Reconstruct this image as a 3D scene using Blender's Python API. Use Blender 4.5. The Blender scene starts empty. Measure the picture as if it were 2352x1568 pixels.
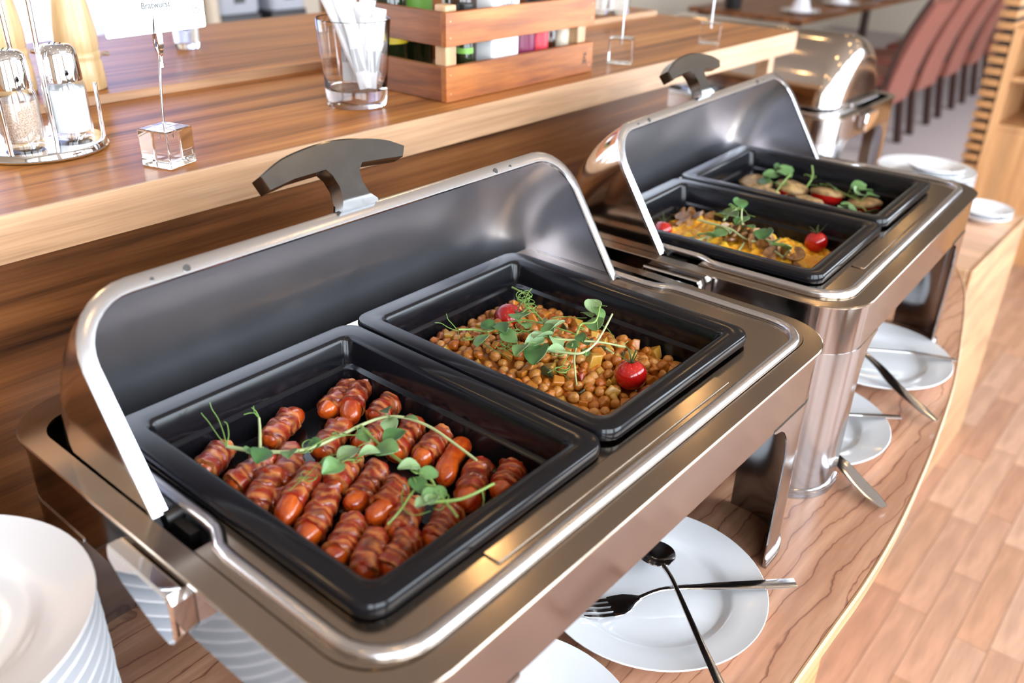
import bpy, bmesh, math, random
from mathutils import Vector, Matrix, noise
random.seed(7)
PI = math.pi
scene = bpy.context.scene
COL = scene.collection
FLOOR = -1.05                     # floor level; z = 0 is the rim of the food pans, everything is lifted at the end
# ------------------------------------------------------------------ camera
def make_camera():
    az, el, roll = 0.6828, -0.4815, 0.0308
    f = Vector((math.cos(az)*math.cos(el), math.sin(az)*math.cos(el), math.sin(el)))
    r = f.cross(Vector((0, 0, 1))).normalized(); u = r.cross(f)
    r2 = r*math.cos(roll)+u*math.sin(roll); u2 = u*math.cos(roll)-r*math.sin(roll)
    cam = bpy.data.cameras.new('camera'); o = bpy.data.objects.new('camera', cam); COL.objects.link(o)
    o.matrix_world = Matrix(((r2.x, u2.x, -f.x, -0.2593), (r2.y, u2.y, -f.y, -0.643), (r2.z, u2.z, -f.z, 0.4055), (0, 0, 0, 1)))
    cam.sensor_width = 36; cam.lens = 2017.5/2352*36; cam.clip_start = 0.02
    cam.dof.use_dof = True; cam.dof.focus_distance = 0.90; cam.dof.aperture_fstop = 4.0
    scene.camera = o
make_camera()
# ------------------------------------------------------------------ world, exposure
scene.view_settings.view_transform = 'Standard'; scene.view_settings.look = 'None'
scene.view_settings.gamma = 1; scene.view_settings.use_curve_mapping = False
scene.view_settings.exposure = 0.38
scene.cycles.caustics_reflective = False; scene.cycles.caustics_refractive = True
scene.cycles.blur_glossy = 0.5; scene.cycles.max_bounces = 9; scene.cycles.diffuse_bounces = 3; scene.cycles.glossy_bounces = 5; scene.cycles.transmission_bounces = 9; scene.cycles.transparent_max_bounces = 8
W = bpy.data.worlds.new('daylight'); scene.world = W; W.use_nodes = True
W.node_tree.nodes['Background'].inputs[0].default_value = (0.80, 0.88, 1.0, 1)
W.node_tree.nodes['Background'].inputs[1].default_value = 1.0
WINDOW_STRENGTH = 9.0
LAMP_STRENGTH = 40.0
# ------------------------------------------------------------------ materials
MATS = {}
def newmat(name):
    m = bpy.data.materials.new(name); m.use_nodes = True; MATS[name] = m
    nt = m.node_tree; return m, nt, nt.nodes['Principled BSDF']
def nd(nt, t, **kw):
    n = nt.nodes.new(t)
    for k, v in kw.items(): setattr(n, k, v)
    return n
def ramp(nt, stops, interp='LINEAR'):
    n = nd(nt, 'ShaderNodeValToRGB'); cr = n.color_ramp; cr.interpolation = interp
    while len(cr.elements) < len(stops): cr.elements.new(0.5)
    for e, (p, c) in zip(cr.elements, stops):
        e.position = p; e.color = (*c, 1) if len(c) == 3 else c
    return n
def coords(nt, scale=(1, 1, 1), kind='Object', rot=(0, 0, 0)):
    tc = nd(nt, 'ShaderNodeTexCoord'); mp = nd(nt, 'ShaderNodeMapping')
    mp.inputs['Scale'].default_value = scale; mp.inputs['Rotation'].default_value = rot
    nt.links.new(tc.outputs[kind], mp.inputs['Vector']); return mp.outputs[0]
def tnoise(nt, vec, scale, detail=4, rough=0.55, dist=0.0):
    n = nd(nt, 'ShaderNodeTexNoise'); n.inputs['Scale'].default_value = scale; n.inputs['Detail'].default_value = detail
    n.inputs['Roughness'].default_value = rough; n.inputs['Distortion'].default_value = dist
    if vec is not None: nt.links.new(vec, n.inputs['Vector'])
    return n
def mixc(nt, fac, a, b, mode='MIX'):
    n = nd(nt, 'ShaderNodeMix', data_type='RGBA', blend_type=mode)
    for sock, v in ((n.inputs[0], fac), (n.inputs[6], a), (n.inputs[7], b)):
        if hasattr(v, 'links'): nt.links.new(v, sock)
        elif isinstance(v, (tuple, list)): sock.default_value = (*v, 1) if len(v) == 3 else v
        else: sock.default_value = v
    return n.outputs[2]
def bump(nt, bs, h, strength=0.2, dist=0.002):
    b = nd(nt, 'ShaderNodeBump'); b.inputs['Strength'].default_value = strength; b.inputs['Distance'].default_value = dist
    nt.links.new(h, b.inputs['Height']); nt.links.new(b.outputs[0], bs.inputs['Normal'])
def plain(name, col, rough=0.5, metal=0.0, spec=0.5, coat=0.0, var=0.0, vs=30, sss=0.0):
    m, nt, b = newmat(name)
    b.inputs['Base Color'].default_value = (*col, 1); b.inputs['Roughness'].default_value = rough
    b.inputs['Metallic'].default_value = metal; b.inputs['Specular IOR Level'].default_value = spec
    b.inputs['Coat Weight'].default_value = coat; b.inputs['Coat Roughness'].default_value = 0.08
    if sss: b.inputs['Subsurface Weight'].default_value = sss; b.inputs['Subsurface Radius'].default_value = (0.01, 0.005, 0.003)
    if var:
        n = tnoise(nt, coords(nt), vs)
        nt.links.new(mixc(nt, n.outputs['Fac'], tuple(c*(1-var) for c in col), tuple(min(1, c*(1+var)) for c in col)), b.inputs['Base Color'])
    return m
def metal(name, col, rough, var=0.05, scale=(1, 1, 1), ns=40, bmp=0.0, aniso=0.0, tan=None):
    m, nt, b = newmat(name)
    b.inputs['Base Color'].default_value = (*col, 1); b.inputs['Metallic'].default_value = 1
    n = tnoise(nt, coords(nt, scale), ns, 5)
    mr = nd(nt, 'ShaderNodeMapRange'); mr.inputs['To Min'].default_value = max(0.01, rough-var); mr.inputs['To Max'].default_value = rough+var
    nt.links.new(n.outputs['Fac'], mr.inputs['Value']); nt.links.new(mr.outputs[0], b.inputs['Roughness'])
    b.inputs['Anisotropic'].default_value = aniso
    if tan:
        tg = nd(nt, 'ShaderNodeTangent', direction_type='RADIAL', axis=tan); nt.links.new(tg.outputs[0], b.inputs['Tangent'])
    if bmp: bump(nt, b, n.outputs['Fac'], bmp, 0.0005)
    return m
def wood(name, dark, mid, light, scale=(1.3, 42, 42), rough=0.3, coat=0.0, fine=0.35, streak=0.5, freq=1.0, spec=0.5):
    m, nt, b = newmat(name)
    v = coords(nt, scale)
    n = tnoise(nt, v, freq, 6, 0.62, 0.35)
    r = ramp(nt, [(0.28, dark), (streak, mid), (0.72, light)])
    nt.links.new(n.outputs['Fac'], r.inputs[0])
    v2 = coords(nt, (scale[0]*6, scale[1]*9, scale[2]*9)); n2 = tnoise(nt, v2, freq, 3)
    c = mixc(nt, fine, r.outputs[0], n2.outputs['Fac'], 'OVERLAY')
    v3 = coords(nt, (scale[0]*.8, scale[1]*.22, scale[2]*.22)); n3 = tnoise(nt, v3, freq, 2, 0.5, 1.2)
    r3 = ramp(nt, [(0.35, tuple(x*0.55 for x in (1, 1, 1))), (0.6, (1, 1, 1))])
    nt.links.new(n3.outputs['Fac'], r3.inputs[0])
    c = mixc(nt, 0.6, c, r3.outputs[0], 'MULTIPLY')
    nt.links.new(c, b.inputs['Base Color']); b.inputs['Roughness'].default_value = rough
    b.inputs['Coat Weight'].default_value = coat; b.inputs['Coat Roughness'].default_value = 0.12
    b.inputs['Specular IOR Level'].default_value = spec
    bump(nt, b, n2.outputs['Fac'], 0.05, 0.0005)
    return m
def glass(name, col=(1, 1, 1), rough=0.0, ior=1.47):
    m, nt, b = newmat(name)
    b.inputs['Base Color'].default_value = (*col, 1); b.inputs['Transmission Weight'].default_value = 1
    b.inputs['Roughness'].default_value = rough; b.inputs['IOR'].default_value = ior
    return m
def emit(name, col, strength):
    m, nt, b = newmat(name)
    b.inputs['Base Color'].default_value = (0.02, 0.02, 0.02, 1)
    b.inputs['Emission Color'].default_value = (*col, 1); b.inputs['Emission Strength'].default_value = strength
    return m
metal('polished_steel', (0.33, 0.30, 0.285), 0.10, 0.03, ns=30)
metal('satin_steel', (0.42, 0.345, 0.275), 0.16, 0.05, ns=40)
metal('brushed_steel', (0.40, 0.395, 0.405), 0.16, 0.03, (1, 1, 1), 30)
metal('lid_inner_steel', (0.68, 0.68, 0.74), 0.33, 0.03, ns=25)
metal('lid_outer_steel', (0.62, 0.55, 0.50), 0.12, 0.05, ns=25)
metal('rim_steel', (0.62, 0.62, 0.65), 0.22, 0.02, ns=20)
metal('handle_steel', (0.17, 0.17, 0.17), 0.18, 0.06, ns=90)
metal('chrome', (0.86, 0.86, 0.88), 0.04, 0.02)
metal('cutlery_steel', (0.62, 0.62, 0.64), 0.12, 0.05)
metal('dark_steel', (0.05, 0.048, 0.046), 0.45, 0.1)
plain('black_melamine', (0.006, 0.006, 0.008), 0.15, spec=0.34)
plain('porcelain', (0.86, 0.87, 0.90), 0.10, coat=0.6)
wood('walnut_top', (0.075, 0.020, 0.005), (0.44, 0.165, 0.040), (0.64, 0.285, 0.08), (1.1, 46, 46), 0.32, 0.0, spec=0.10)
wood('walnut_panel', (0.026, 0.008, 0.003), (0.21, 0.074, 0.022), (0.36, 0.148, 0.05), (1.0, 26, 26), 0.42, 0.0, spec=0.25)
wood('oak_edge', (0.42, 0.225, 0.115), (0.52, 0.30, 0.165), (0.59, 0.37, 0.22), (3, 150, 150), 0.42, 0.0, 0.2)
wood('oak_cabinet', (0.42, 0.19, 0.075), (0.60, 0.31, 0.13), (0.70, 0.40, 0.19), (30, 30, 1.2), 0.5)
wood('oak_counter', (0.55, 0.28, 0.15), (0.70, 0.42, 0.27), (0.78, 0.52, 0.36), (30, 1.2, 30), 0.4)
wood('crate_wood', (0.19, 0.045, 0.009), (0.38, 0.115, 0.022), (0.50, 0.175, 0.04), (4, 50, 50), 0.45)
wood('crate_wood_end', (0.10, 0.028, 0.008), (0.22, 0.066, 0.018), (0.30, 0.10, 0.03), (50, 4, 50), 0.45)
wood('crate_post', (0.50, 0.28, 0.14), (0.62, 0.38, 0.20), (0.70, 0.46, 0.27), (40, 40, 3), 0.5)
wood('mill_wood', (0.70, 0.44, 0.20), (0.80, 0.56, 0.29), (0.86, 0.64, 0.37), (60, 60, 6), 0.38, 0.3, 0.1)
wood('slat_wood', (0.30, 0.13, 0.045), (0.46, 0.22, 0.08), (0.55, 0.28, 0.11), (2, 60, 60), 0.5)
def olive_table():
    m, nt, b = newmat('olive_wood')
    v = coords(nt, (0.42, 1.0, 1.0))
    nz = tnoise(nt, v, 5.0, 3, 0.5)
    va = nd(nt, 'ShaderNodeVectorMath', operation='SCALE'); va.inputs['Scale'].default_value = 0.16
    nt.links.new(nz.outputs['Color'], va.inputs[0])
    ad = nd(nt, 'ShaderNodeVectorMath', operation='ADD'); nt.links.new(v, ad.inputs[0]); nt.links.new(va.outputs[0], ad.inputs[1])
    w = nd(nt, 'ShaderNodeTexWave', wave_type='BANDS', bands_direction='Y', wave_profile='SAW')
    w.inputs['Scale'].default_value = 13.0; w.inputs['Distortion'].default_value = 3.4; w.inputs['Detail'].default_value = 3; w.inputs['Detail Scale'].default_value = 2.5
    nt.links.new(ad.outputs[0], w.inputs['Vector'])
    r = ramp(nt, [(0.0, (0.17, 0.055, 0.028)), (0.035, (0.24, 0.09, 0.05)), (0.09, (0.52, 0.265, 0.155)), (0.6, (0.58, 0.315, 0.195)), (0.94, (0.51, 0.255, 0.145)), (1.0, (0.42, 0.19, 0.11))])
    nt.links.new(w.outputs['Fac'], r.inputs[0])
    n2 = tnoise(nt, coords(nt, (6, 60, 60)), 3, 4)
    c = mixc(nt, 0.25, r.outputs[0], n2.outputs['Fac'], 'OVERLAY')
    n3 = tnoise(nt, coords(nt, (1, 2.5, 1)), 4, 2)
    c = mixc(nt, n3.outputs['Fac'], c, mixc(nt, 0.25, c, (0.62, 0.38, 0.27)))
    n4 = tnoise(nt, coords(nt, (1.6, 26, 26)), 1.0, 5, 0.6, 0.6); r4 = ramp(nt, [(0.36, (0.62, 0.52, 0.48)), (0.56, (1, 1, 1))]); nt.links.new(n4.outputs['Fac'], r4.inputs[0])
    c = mixc(nt, 0.75, c, r4.outputs[0], 'MULTIPLY')
    nt.links.new(c, b.inputs['Base Color']); b.inputs['Roughness'].default_value = 0.3
    b.inputs['Coat Weight'].default_value = 0.25; b.inputs['Coat Roughness'].default_value = 0.15
olive_table()
def floor_mats():
    for i, (a, c) in enumerate((((0.47, 0.265, 0.175), (0.53, 0.32, 0.22)), ((0.43, 0.23, 0.15), (0.49, 0.285, 0.19)), ((0.50, 0.30, 0.205), (0.55, 0.35, 0.25)), ((0.46, 0.25, 0.155), (0.52, 0.30, 0.195)))):
        wood('floor_wood_%d' % i, tuple(x*.86 for x in a), a, c, (2.5, 45, 45), 0.42, 0.1)
floor_mats()
plain('carpet_pale', (0.46, 0.40, 0.41), 0.9, var=0.08, vs=80)
plain('ceiling_beige', (0.24, 0.20, 0.16), 0.8); plain('wall_brown', (0.22, 0.155, 0.10), 0.7)
plain('wall_cream', (0.62, 0.55, 0.46), 0.8)
plain('frame_white', (0.8, 0.8, 0.8), 0.5)
wood('table_edge', (0.30, 0.155, 0.07), (0.40, 0.215, 0.10), (0.48, 0.28, 0.145), (3, 60, 60), 0.42, 0.0, 0.2)
glass('clear_glass'); glass('acrylic', (1, 1, 1), 0.02, 1.49)
emit('window_daylight', (0.82, 0.91, 1.0), WINDOW_STRENGTH); emit('window_daylight_back', (0.80, 0.89, 1.0), WINDOW_STRENGTH*0.9)
def thin_glass():
    m, nt, b = newmat('thin_glass'); tr = nd(nt, 'ShaderNodeBsdfTransparent'); gl = nd(nt, 'ShaderNodeBsdfGlossy'); gl.inputs['Roughness'].default_value = 0.02
    lw = nd(nt, 'ShaderNodeLayerWeight'); pw = nd(nt, 'ShaderNodeMath', operation='POWER'); pw.inputs[1].default_value = 3.5; fr = nd(nt, 'ShaderNodeMath', operation='MULTIPLY_ADD'); fr.inputs[1].default_value = 0.75; fr.inputs[2].default_value = 0.05; mx = nd(nt, 'ShaderNodeMixShader')
    nt.links.new(lw.outputs['Facing'], pw.inputs[0]); nt.links.new(pw.outputs[0], fr.inputs[0])
    nt.links.new(fr.outputs[0], mx.inputs[0]); nt.links.new(tr.outputs[0], mx.inputs[1]); nt.links.new(gl.outputs[0], mx.inputs[2]); nt.links.new(mx.outputs[0], nt.nodes['Material Output'].inputs[0])
thin_glass()
emit('lamp_warm', (1.0, 0.62, 0.26), LAMP_STRENGTH)
# ------------------------------------------------------------------ mesh building
class MB:
    def __init__(s): s.v = []; s.f = []; s.m = []; s.c = None
    def add(s, vs, fs, mi=0):
        o = len(s.v); s.v += [tuple(p) for p in vs]; s.f += [tuple(i+o for i in f) for f in fs]; s.m += [mi]*len(fs); return s
    def box(s, x0, x1, y0, y1, z0, z1, mi=0):
        return s.add([(x0,y0,z0),(x1,y0,z0),(x1,y1,z0),(x0,y1,z0),(x0,y0,z1),(x1,y0,z1),(x1,y1,z1),(x0,y1,z1)],
              [(0,3,2,1),(4,5,6,7),(0,1,5,4),(1,2,6,5),(2,3,7,6),(3,0,4,7)], mi)
    def loft(s, rings, closed=True, cap0=False, cap1=False, mi=0):
        n = len(rings[0]); vs = [p for r in rings for p in r]; fs = []
        for k in range(len(rings)-1):
            for i in range(n if closed else n-1):
                j = (i+1) % n; fs.append((k*n+i, k*n+j, (k+1)*n+j, (k+1)*n+i))
        if cap0: fs.append(tuple(range(n-1, -1, -1)))
        if cap1: fs.append(tuple((len(rings)-1)*n+i for i in range(n)))
        return s.add(vs, fs, mi)
    def lathe(s, prof, n=32, c=(0, 0, 0), mi=0, cap0=False, cap1=False):
        rings = [[(c[0]+r*math.cos(2*PI*i/n), c[1]+r*math.sin(2*PI*i/n), c[2]+z) for i in range(n)] for r, z in prof]
        return s.loft(rings, True, cap0, cap1, mi)
    def tube(s, path, r, n=8, caps=True, mi=0, flat=1.0):
        P = [Vector(p) for p in path]; rings = []; a = None
        for i, p in enumerate(P):
            t = (P[min(i+1, len(P)-1)]-P[max(i-1, 0)]).normalized()
            if a is None: a = t.cross(Vector((0, 0, 1)) if abs(t.z) < 0.95 else Vector((1, 0, 0)))
            else: a = a-t*a.dot(t)
            a.normalize(); b = a.cross(t).normalized()
            rr = r[i] if isinstance(r, (list, tuple)) else r
            rings.append([tuple(p+a*rr*math.cos(2*PI*k/n)+b*rr*flat*math.sin(2*PI*k/n)) for k in range(n)])
        return s.loft(rings, True, caps, caps, mi)
    def prism(s, poly, z0, z1, mi=0):
        n = len(poly); vs = [(x, y, z0) for x, y in poly]+[(x, y, z1) for x, y in poly]
        fs = [tuple(range(n-1, -1, -1)), tuple(range(n, 2*n))]+[(i, (i+1) % n, n+(i+1) % n, n+i) for i in range(n)]
        return s.add(vs, fs, mi)
    def sheet(s, grid, th, mi=0, mi_in=None):
        """grid[i][j] points; gives the surface a thickness th against its normal"""
        R, Cn = len(grid), len(grid[0]); G = [[Vector(p) for p in row] for row in grid]; N = []
        for i in range(R):
            row = []
            for j in range(Cn):
                a = G[min(i+1, R-1)][j]-G[max(i-1, 0)][j]; b = G[i][min(j+1, Cn-1)]-G[i][max(j-1, 0)]
                q = a.cross(b); row.append(q.normalized() if q.length > 1e-12 else Vector((0, 0, 1)))
            N.append(row)
        vs = [tuple(G[i][j]) for i in range(R) for j in range(Cn)]+[tuple(G[i][j]-N[i][j]*th) for i in range(R) for j in range(Cn)]
        o = R*Cn; f1 = []; f2 = []
        for i in range(R-1):
            for j in range(Cn-1):
                a = i*Cn+j; f1.append((a, a+Cn, a+Cn+1, a+1)); f2.append((o+a, o+a+1, o+a+Cn+1, o+a+Cn))
        ed = []
        for j in range(Cn-1):
            ed.append((j, j+1, o+j+1, o+j)); k = (R-1)*Cn+j; ed.append((k, o+k, o+k+1, k+1))
        for i in range(R-1):
            a = i*Cn; ed.append((a, o+a, o+a+Cn, a+Cn)); k = i*Cn+Cn-1; ed.append((k, k+Cn, o+k+Cn, o+k))
        b0 = len(s.v); s.v += vs
        for fs, m_ in ((f1, mi), (f2, mi if mi_in is None else mi_in), (ed, mi)):
            s.f += [tuple(q+b0 for q in f) for f in fs]; s.m += [m_]*len(fs)
        return s
    def mesh(s, name, mats, angle=40):
        me = bpy.data.meshes.new(name); me.from_pydata(s.v, [], s.f)
        for m in (mats if isinstance(mats, (list, tuple)) else [mats]): me.materials.append(MATS[m])
        me.polygons.foreach_set('material_index', s.m)
        bm = bmesh.new(); bm.from_mesh(me); bmesh.ops.recalc_face_normals(bm, faces=bm.faces); bm.to_mesh(me); bm.free()
        me.polygons.foreach_set('use_smooth', [True]*len(me.polygons)); me.set_sharp_from_angle(angle=math.radians(angle))
        if s.c:
            at = me.color_attributes.new('col', 'FLOAT_COLOR', 'POINT')
            at.data.foreach_set('color', [q for c in s.c for q in (*c, 1.0)])
        me.update(); return me
    def build(s, name, mats, parent=None, loc=(0, 0, 0), bevel=0, angle=40):
        return link(name, s.mesh(name, mats, angle), parent, loc, bevel)
def link(name, data, parent=None, loc=(0, 0, 0), bevel=0):
    o = bpy.data.objects.new(name, data); COL.objects.link(o); o.location = loc
    if parent: o.parent = parent
    if bevel:
        b = o.modifiers.new('bevel', 'BEVEL'); b.width = bevel; b.segments = 2; b.limit_method = 'ANGLE'; b.angle_limit = math.radians(50)
    return o
def tag(o, label=None, cat=None, group=None, kind=None):
    for k, v in (('label', label), ('category', cat), ('group', group), ('kind', kind)):
        if v: o[k] = v
    return o
def empty(name, loc=(0, 0, 0), rz=0, label=None, cat=None, group=None):
    o = bpy.data.objects.new(name, None); COL.objects.link(o); o.location = loc; o.rotation_euler = (0, 0, rz)
    return tag(o, label, cat, group)
def copy_tree(o, parent=None):
    c = o.copy(); COL.objects.link(c); c.parent = parent
    for ch in [x for x in COL.objects if x.parent == o]: copy_tree(ch, c)
    return c
def rr(x0, x1, y0, y1, r, n=6):
    """rounded rectangle, counter-clockwise; r a number or four radii for (x1,y0) (x1,y1) (x0,y1) (x0,y0)"""
    R = r if isinstance(r, (list, tuple)) else [r]*4; out = []
    for (cx, cy, a0), q in zip(((x1, y0, -PI/2), (x1, y1, 0), (x0, y1, PI/2), (x0, y0, PI)), R):
        sx = -1 if cx == x1 else 1; sy = 1 if cy == y0 else -1
        for k in range(n+1):
            a = a0+PI/2*k/n; out.append((cx+sx*q+q*math.cos(a), cy+sy*q+q*math.sin(a)))
    return out
def ring(poly, z): return [(x, y, z) for x, y in poly]
def smooth_path(P, n=6):
    P = [Vector(p) for p in P]; out = []
    for i in range(len(P)-1):
        p0 = P[max(i-1, 0)]; p1 = P[i]; p2 = P[i+1]; p3 = P[min(i+2, len(P)-1)]
        for k in range(n):
            t = k/n; out.append(0.5*((2*p1)+(p2-p0)*t+(2*p0-5*p1+4*p2-p3)*t*t+(3*p1-p0-3*p2+p3)*t**3))
    out.append(P[-1]); return [tuple(p) for p in out]
# ------------------------------------------------------------------ the room
def struct(name, mb, mat, bevel=0): return tag(mb.build(name, mat, bevel=bevel), kind='structure')
XL, XR, YF, YB, ZC = -3.6, 11.0, -2.5, 3.6, 2.2
fl = struct('floor', MB().box(XL, XR, YF, YB, FLOOR-0.1, FLOOR-0.012), 'floor_wood_1')
tag(fl, label='warm beech strip floor of the restaurant')
def floor_strips():
    rnd = random.Random(3); wd, k = 0.068, 0
    meshes = []
    for i in range(4):
        for L in (0.30, 0.42):
            meshes.append((L, MB().box(0, L-0.0012, 0, wd-0.0012, -0.012, 0).mesh('floor_strip', 'floor_wood_%d' % i)))
    y = -1.26
    while y < 0.30:
        x = 0.9+rnd.random()*0.3
        while x < 4.6:
            L, me = rnd.choice(meshes)
            if k < 300 and y < 0.12+0.05*(x > 2.6):
                link('plank', me, fl, (x, y, FLOOR)); k += 1
            x += L
        y += wd
floor_strips()
struct('floor_dining', MB().box(4.75, XR, 0.36, YB, FLOOR-0.011, FLOOR), 'carpet_pale')['label'] = 'pale greyish carpet area of the dining room'
struct('ceiling', MB().box(XL, XR, YF, YB, ZC, ZC+0.1), 'ceiling_beige')['label'] = 'beige brown ceiling with small round downlights'
struct('wall_right', MB().box(XR, XR+0.1, YF, YB, FLOOR, ZC), 'wall_cream')['label'] = 'cream wall at the far end of the dining room'
struct('wall_left', MB().box(XL-0.1, XL, YF, YB, FLOOR, ZC), 'wall_brown')['label'] = 'brown panelled wall beside the buffet'
def window_wall(side, y, d, spans, z0, z1, first):
    m = MB(); xs = [XL]+[v for s in spans for v in s]+[XR]
    for a, b in zip(xs[0::2], xs[1::2]): m.box(a, b, y, y+d, FLOOR, ZC)
    for a, b in spans:
        m.box(a, b, y, y+d, FLOOR, z0); m.box(a, b, y, y+d, z1, ZC)
    tag(m.build('wall_'+side, 'wall_cream'), 'cream wall with tall windows', kind='structure')
    for k, (a, b) in enumerate(spans):
        w = empty('window_%d' % (first+k), ((a+b)/2, y, z0)); w['kind'] = 'structure'; w['label'] = 'tall bright window of the restaurant'
        ym = y+d*0.6; f = MB()
        f.box(a, b, ym-.03, ym+.03, z0, z0+.05).box(a, b, ym-.03, ym+.03, z1-.05, z1)
        f.box(a, a+.05, ym-.03, ym+.03, z0+.05, z1-.05).box(b-.05, b, ym-.03, ym+.03, z0+.05, z1-.05).box((a+b)/2-.03, (a+b)/2+.03, ym-.03, ym+.03, z0+.05, z1-.05)
        o = f.build('window_frame', 'frame_white', w, (-(a+b)/2, -y, -z0))
        for p, q in ((a+.05, (a+b)/2-.03), ((a+b)/2+.03, b-.05)):
            MB().box(p, q, ym-.004, ym+.004, z0+.05, z1-.05).build('pane', 'window_daylight' if side == 'front' else 'window_daylight_back', w, (-(a+b)/2, -y, -z0))
window_wall('front', YF-0.2, 0.2, [(-3.3, -1.7), (-1.4, 0.2), (0.5, 2.1), (2.4, 4.0), (4.3, 5.9), (6.2, 7.8)], -0.95, 1.95, 1)
window_wall('back', YB, 0.2, [(-3.3, -1.7), (-1.4, 0.2), (0.5, 2.1)], -1.03, 2.05, 7)
def downlights():
    body = MB().lathe([(0.075, 0.0), (0.075, -0.012), (0.058, -0.014), (0.055, 0.0)], 20).mesh('lamp_ring', 'frame_white')
    disc = MB().lathe([(0.001, -0.004), (0.055, -0.004)], 20, cap0=True).mesh('lamp_disc', 'lamp_warm')
    for x in (-1.6, 0.2, 2.0, 3.8, 5.6, 7.4):
        for y in (-1.6, -0.35, 1.3, 2.8):
            r = empty('ceiling_lamp', (x, y, ZC), 0, 'small round warm downlight set into the beige ceiling', 'lamp', 'ceiling downlights')
            link('ring', body, r); link('bulb', disc, r)
downlights()
# ------------------------------------------------------------------ raised wooden counter behind the chafing dishes
SY, ST, SB, SE = 0.1956, 0.1235, 0.0782, 1.765
TZ = -0.285                                            # buffet table top
def raised_counter():
    r = empty('raised_counter', (0.3, 0.6, FLOOR), 0, 'raised walnut counter with a pale oak front edge behind the chafing dishes', 'counter')
    L = (-0.3, -0.6, -FLOOR); X0 = -1.4
    MB().box(X0, SE-.006, SY+.005, 1.02, SB, ST).build('worktop', 'walnut_top', r, L)
    e = MB().box(X0, SE, SY, SY+.005, SB, ST+.0004).box(SE-.006, SE, SY+.005, 1.02, SB, ST+.0004).build('edge_strip', 'oak_edge', r, L, 0.0008)
    e['label'] = 'pale oak edge strip'
    MB().box(X0, SE-.03, 0.556, 1.02, ST, ST+.012).build('back_board', 'walnut_top', r, L)
    MB().box(X0, SE-.03, 0.550, 0.556, ST, ST+.0124).build('edge_strip', 'oak_edge', r, L, 0.001)
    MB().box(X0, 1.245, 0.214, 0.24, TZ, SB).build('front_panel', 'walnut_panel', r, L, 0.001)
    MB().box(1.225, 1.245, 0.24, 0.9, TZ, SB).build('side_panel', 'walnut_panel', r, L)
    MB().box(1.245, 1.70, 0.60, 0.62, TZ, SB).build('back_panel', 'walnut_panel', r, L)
    MB().box(1.245, 1.70, 0.26, 0.60, -0.10, -0.08).build('shelf', 'walnut_panel', r, L)
    for y in (0.225, 0.86): MB().box(1.70, 1.728, y, y+.03, FLOOR, SB).build('post', 'oak_edge', r, L, 0.001)
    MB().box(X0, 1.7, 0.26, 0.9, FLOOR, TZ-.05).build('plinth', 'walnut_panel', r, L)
raised_counter()
def buffet_table():
    r = empty('buffet_table', (0.2, -0.1, FLOOR), 0, 'long low buffet table of veined pinkish olive wood with a curved pale front edge', 'table')
    L = (-0.2, 0.1, -FLOOR)
    P = [(-1.4, -.476), (-.2, -.476), (.30, -.476), (.487, -.477), (.583, -.478), (.691, -.474), (.808, -.464), (.959, -.446), (1.172, -.412), (1.467, -.345), (1.60, -.303), (1.70, -.245), (1.765, -.16), (1.785, -.06)]
    E = [(p[0], p[1]) for p in smooth_path([(x, y, 0) for x, y in P], 5)]
    top = E+[(1.785, .212), (-1.4, .212)]
    MB().prism(top, TZ-.024, TZ).build('table_top', 'olive_wood', r, L)
    g0 = []; g1 = []
    for i, (x, y) in enumerate(E):
        a = Vector(E[min(i+1, len(E)-1)])-Vector(E[max(i-1, 0)]); n = Vector((a.y, -a.x)).normalized()
        g0.append((x, y, n.x, n.y))
    rings = []
    for off, z in ((0, TZ-.0245), (.0035, TZ-.0245), (.0045, TZ-.002), (.002, TZ+.0006), (0, TZ+.0006)):
        rings.append([(x+nx*off, y+ny*off, z) for x, y, nx, ny in g0])
    o = MB().loft(rings, False).build('edge_band', 'table_edge', r, L); o['label'] = 'pale curved edge band'
    MB().box(-1.4, 0.60, -.452, .20, FLOOR, TZ-.0248).build('base', 'slat_wood', r, L); MB().box(0.60, 1.60, -.28, .20, FLOOR, TZ-.0248).build('base', 'slat_wood', r, L)
buffet_table()
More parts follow.
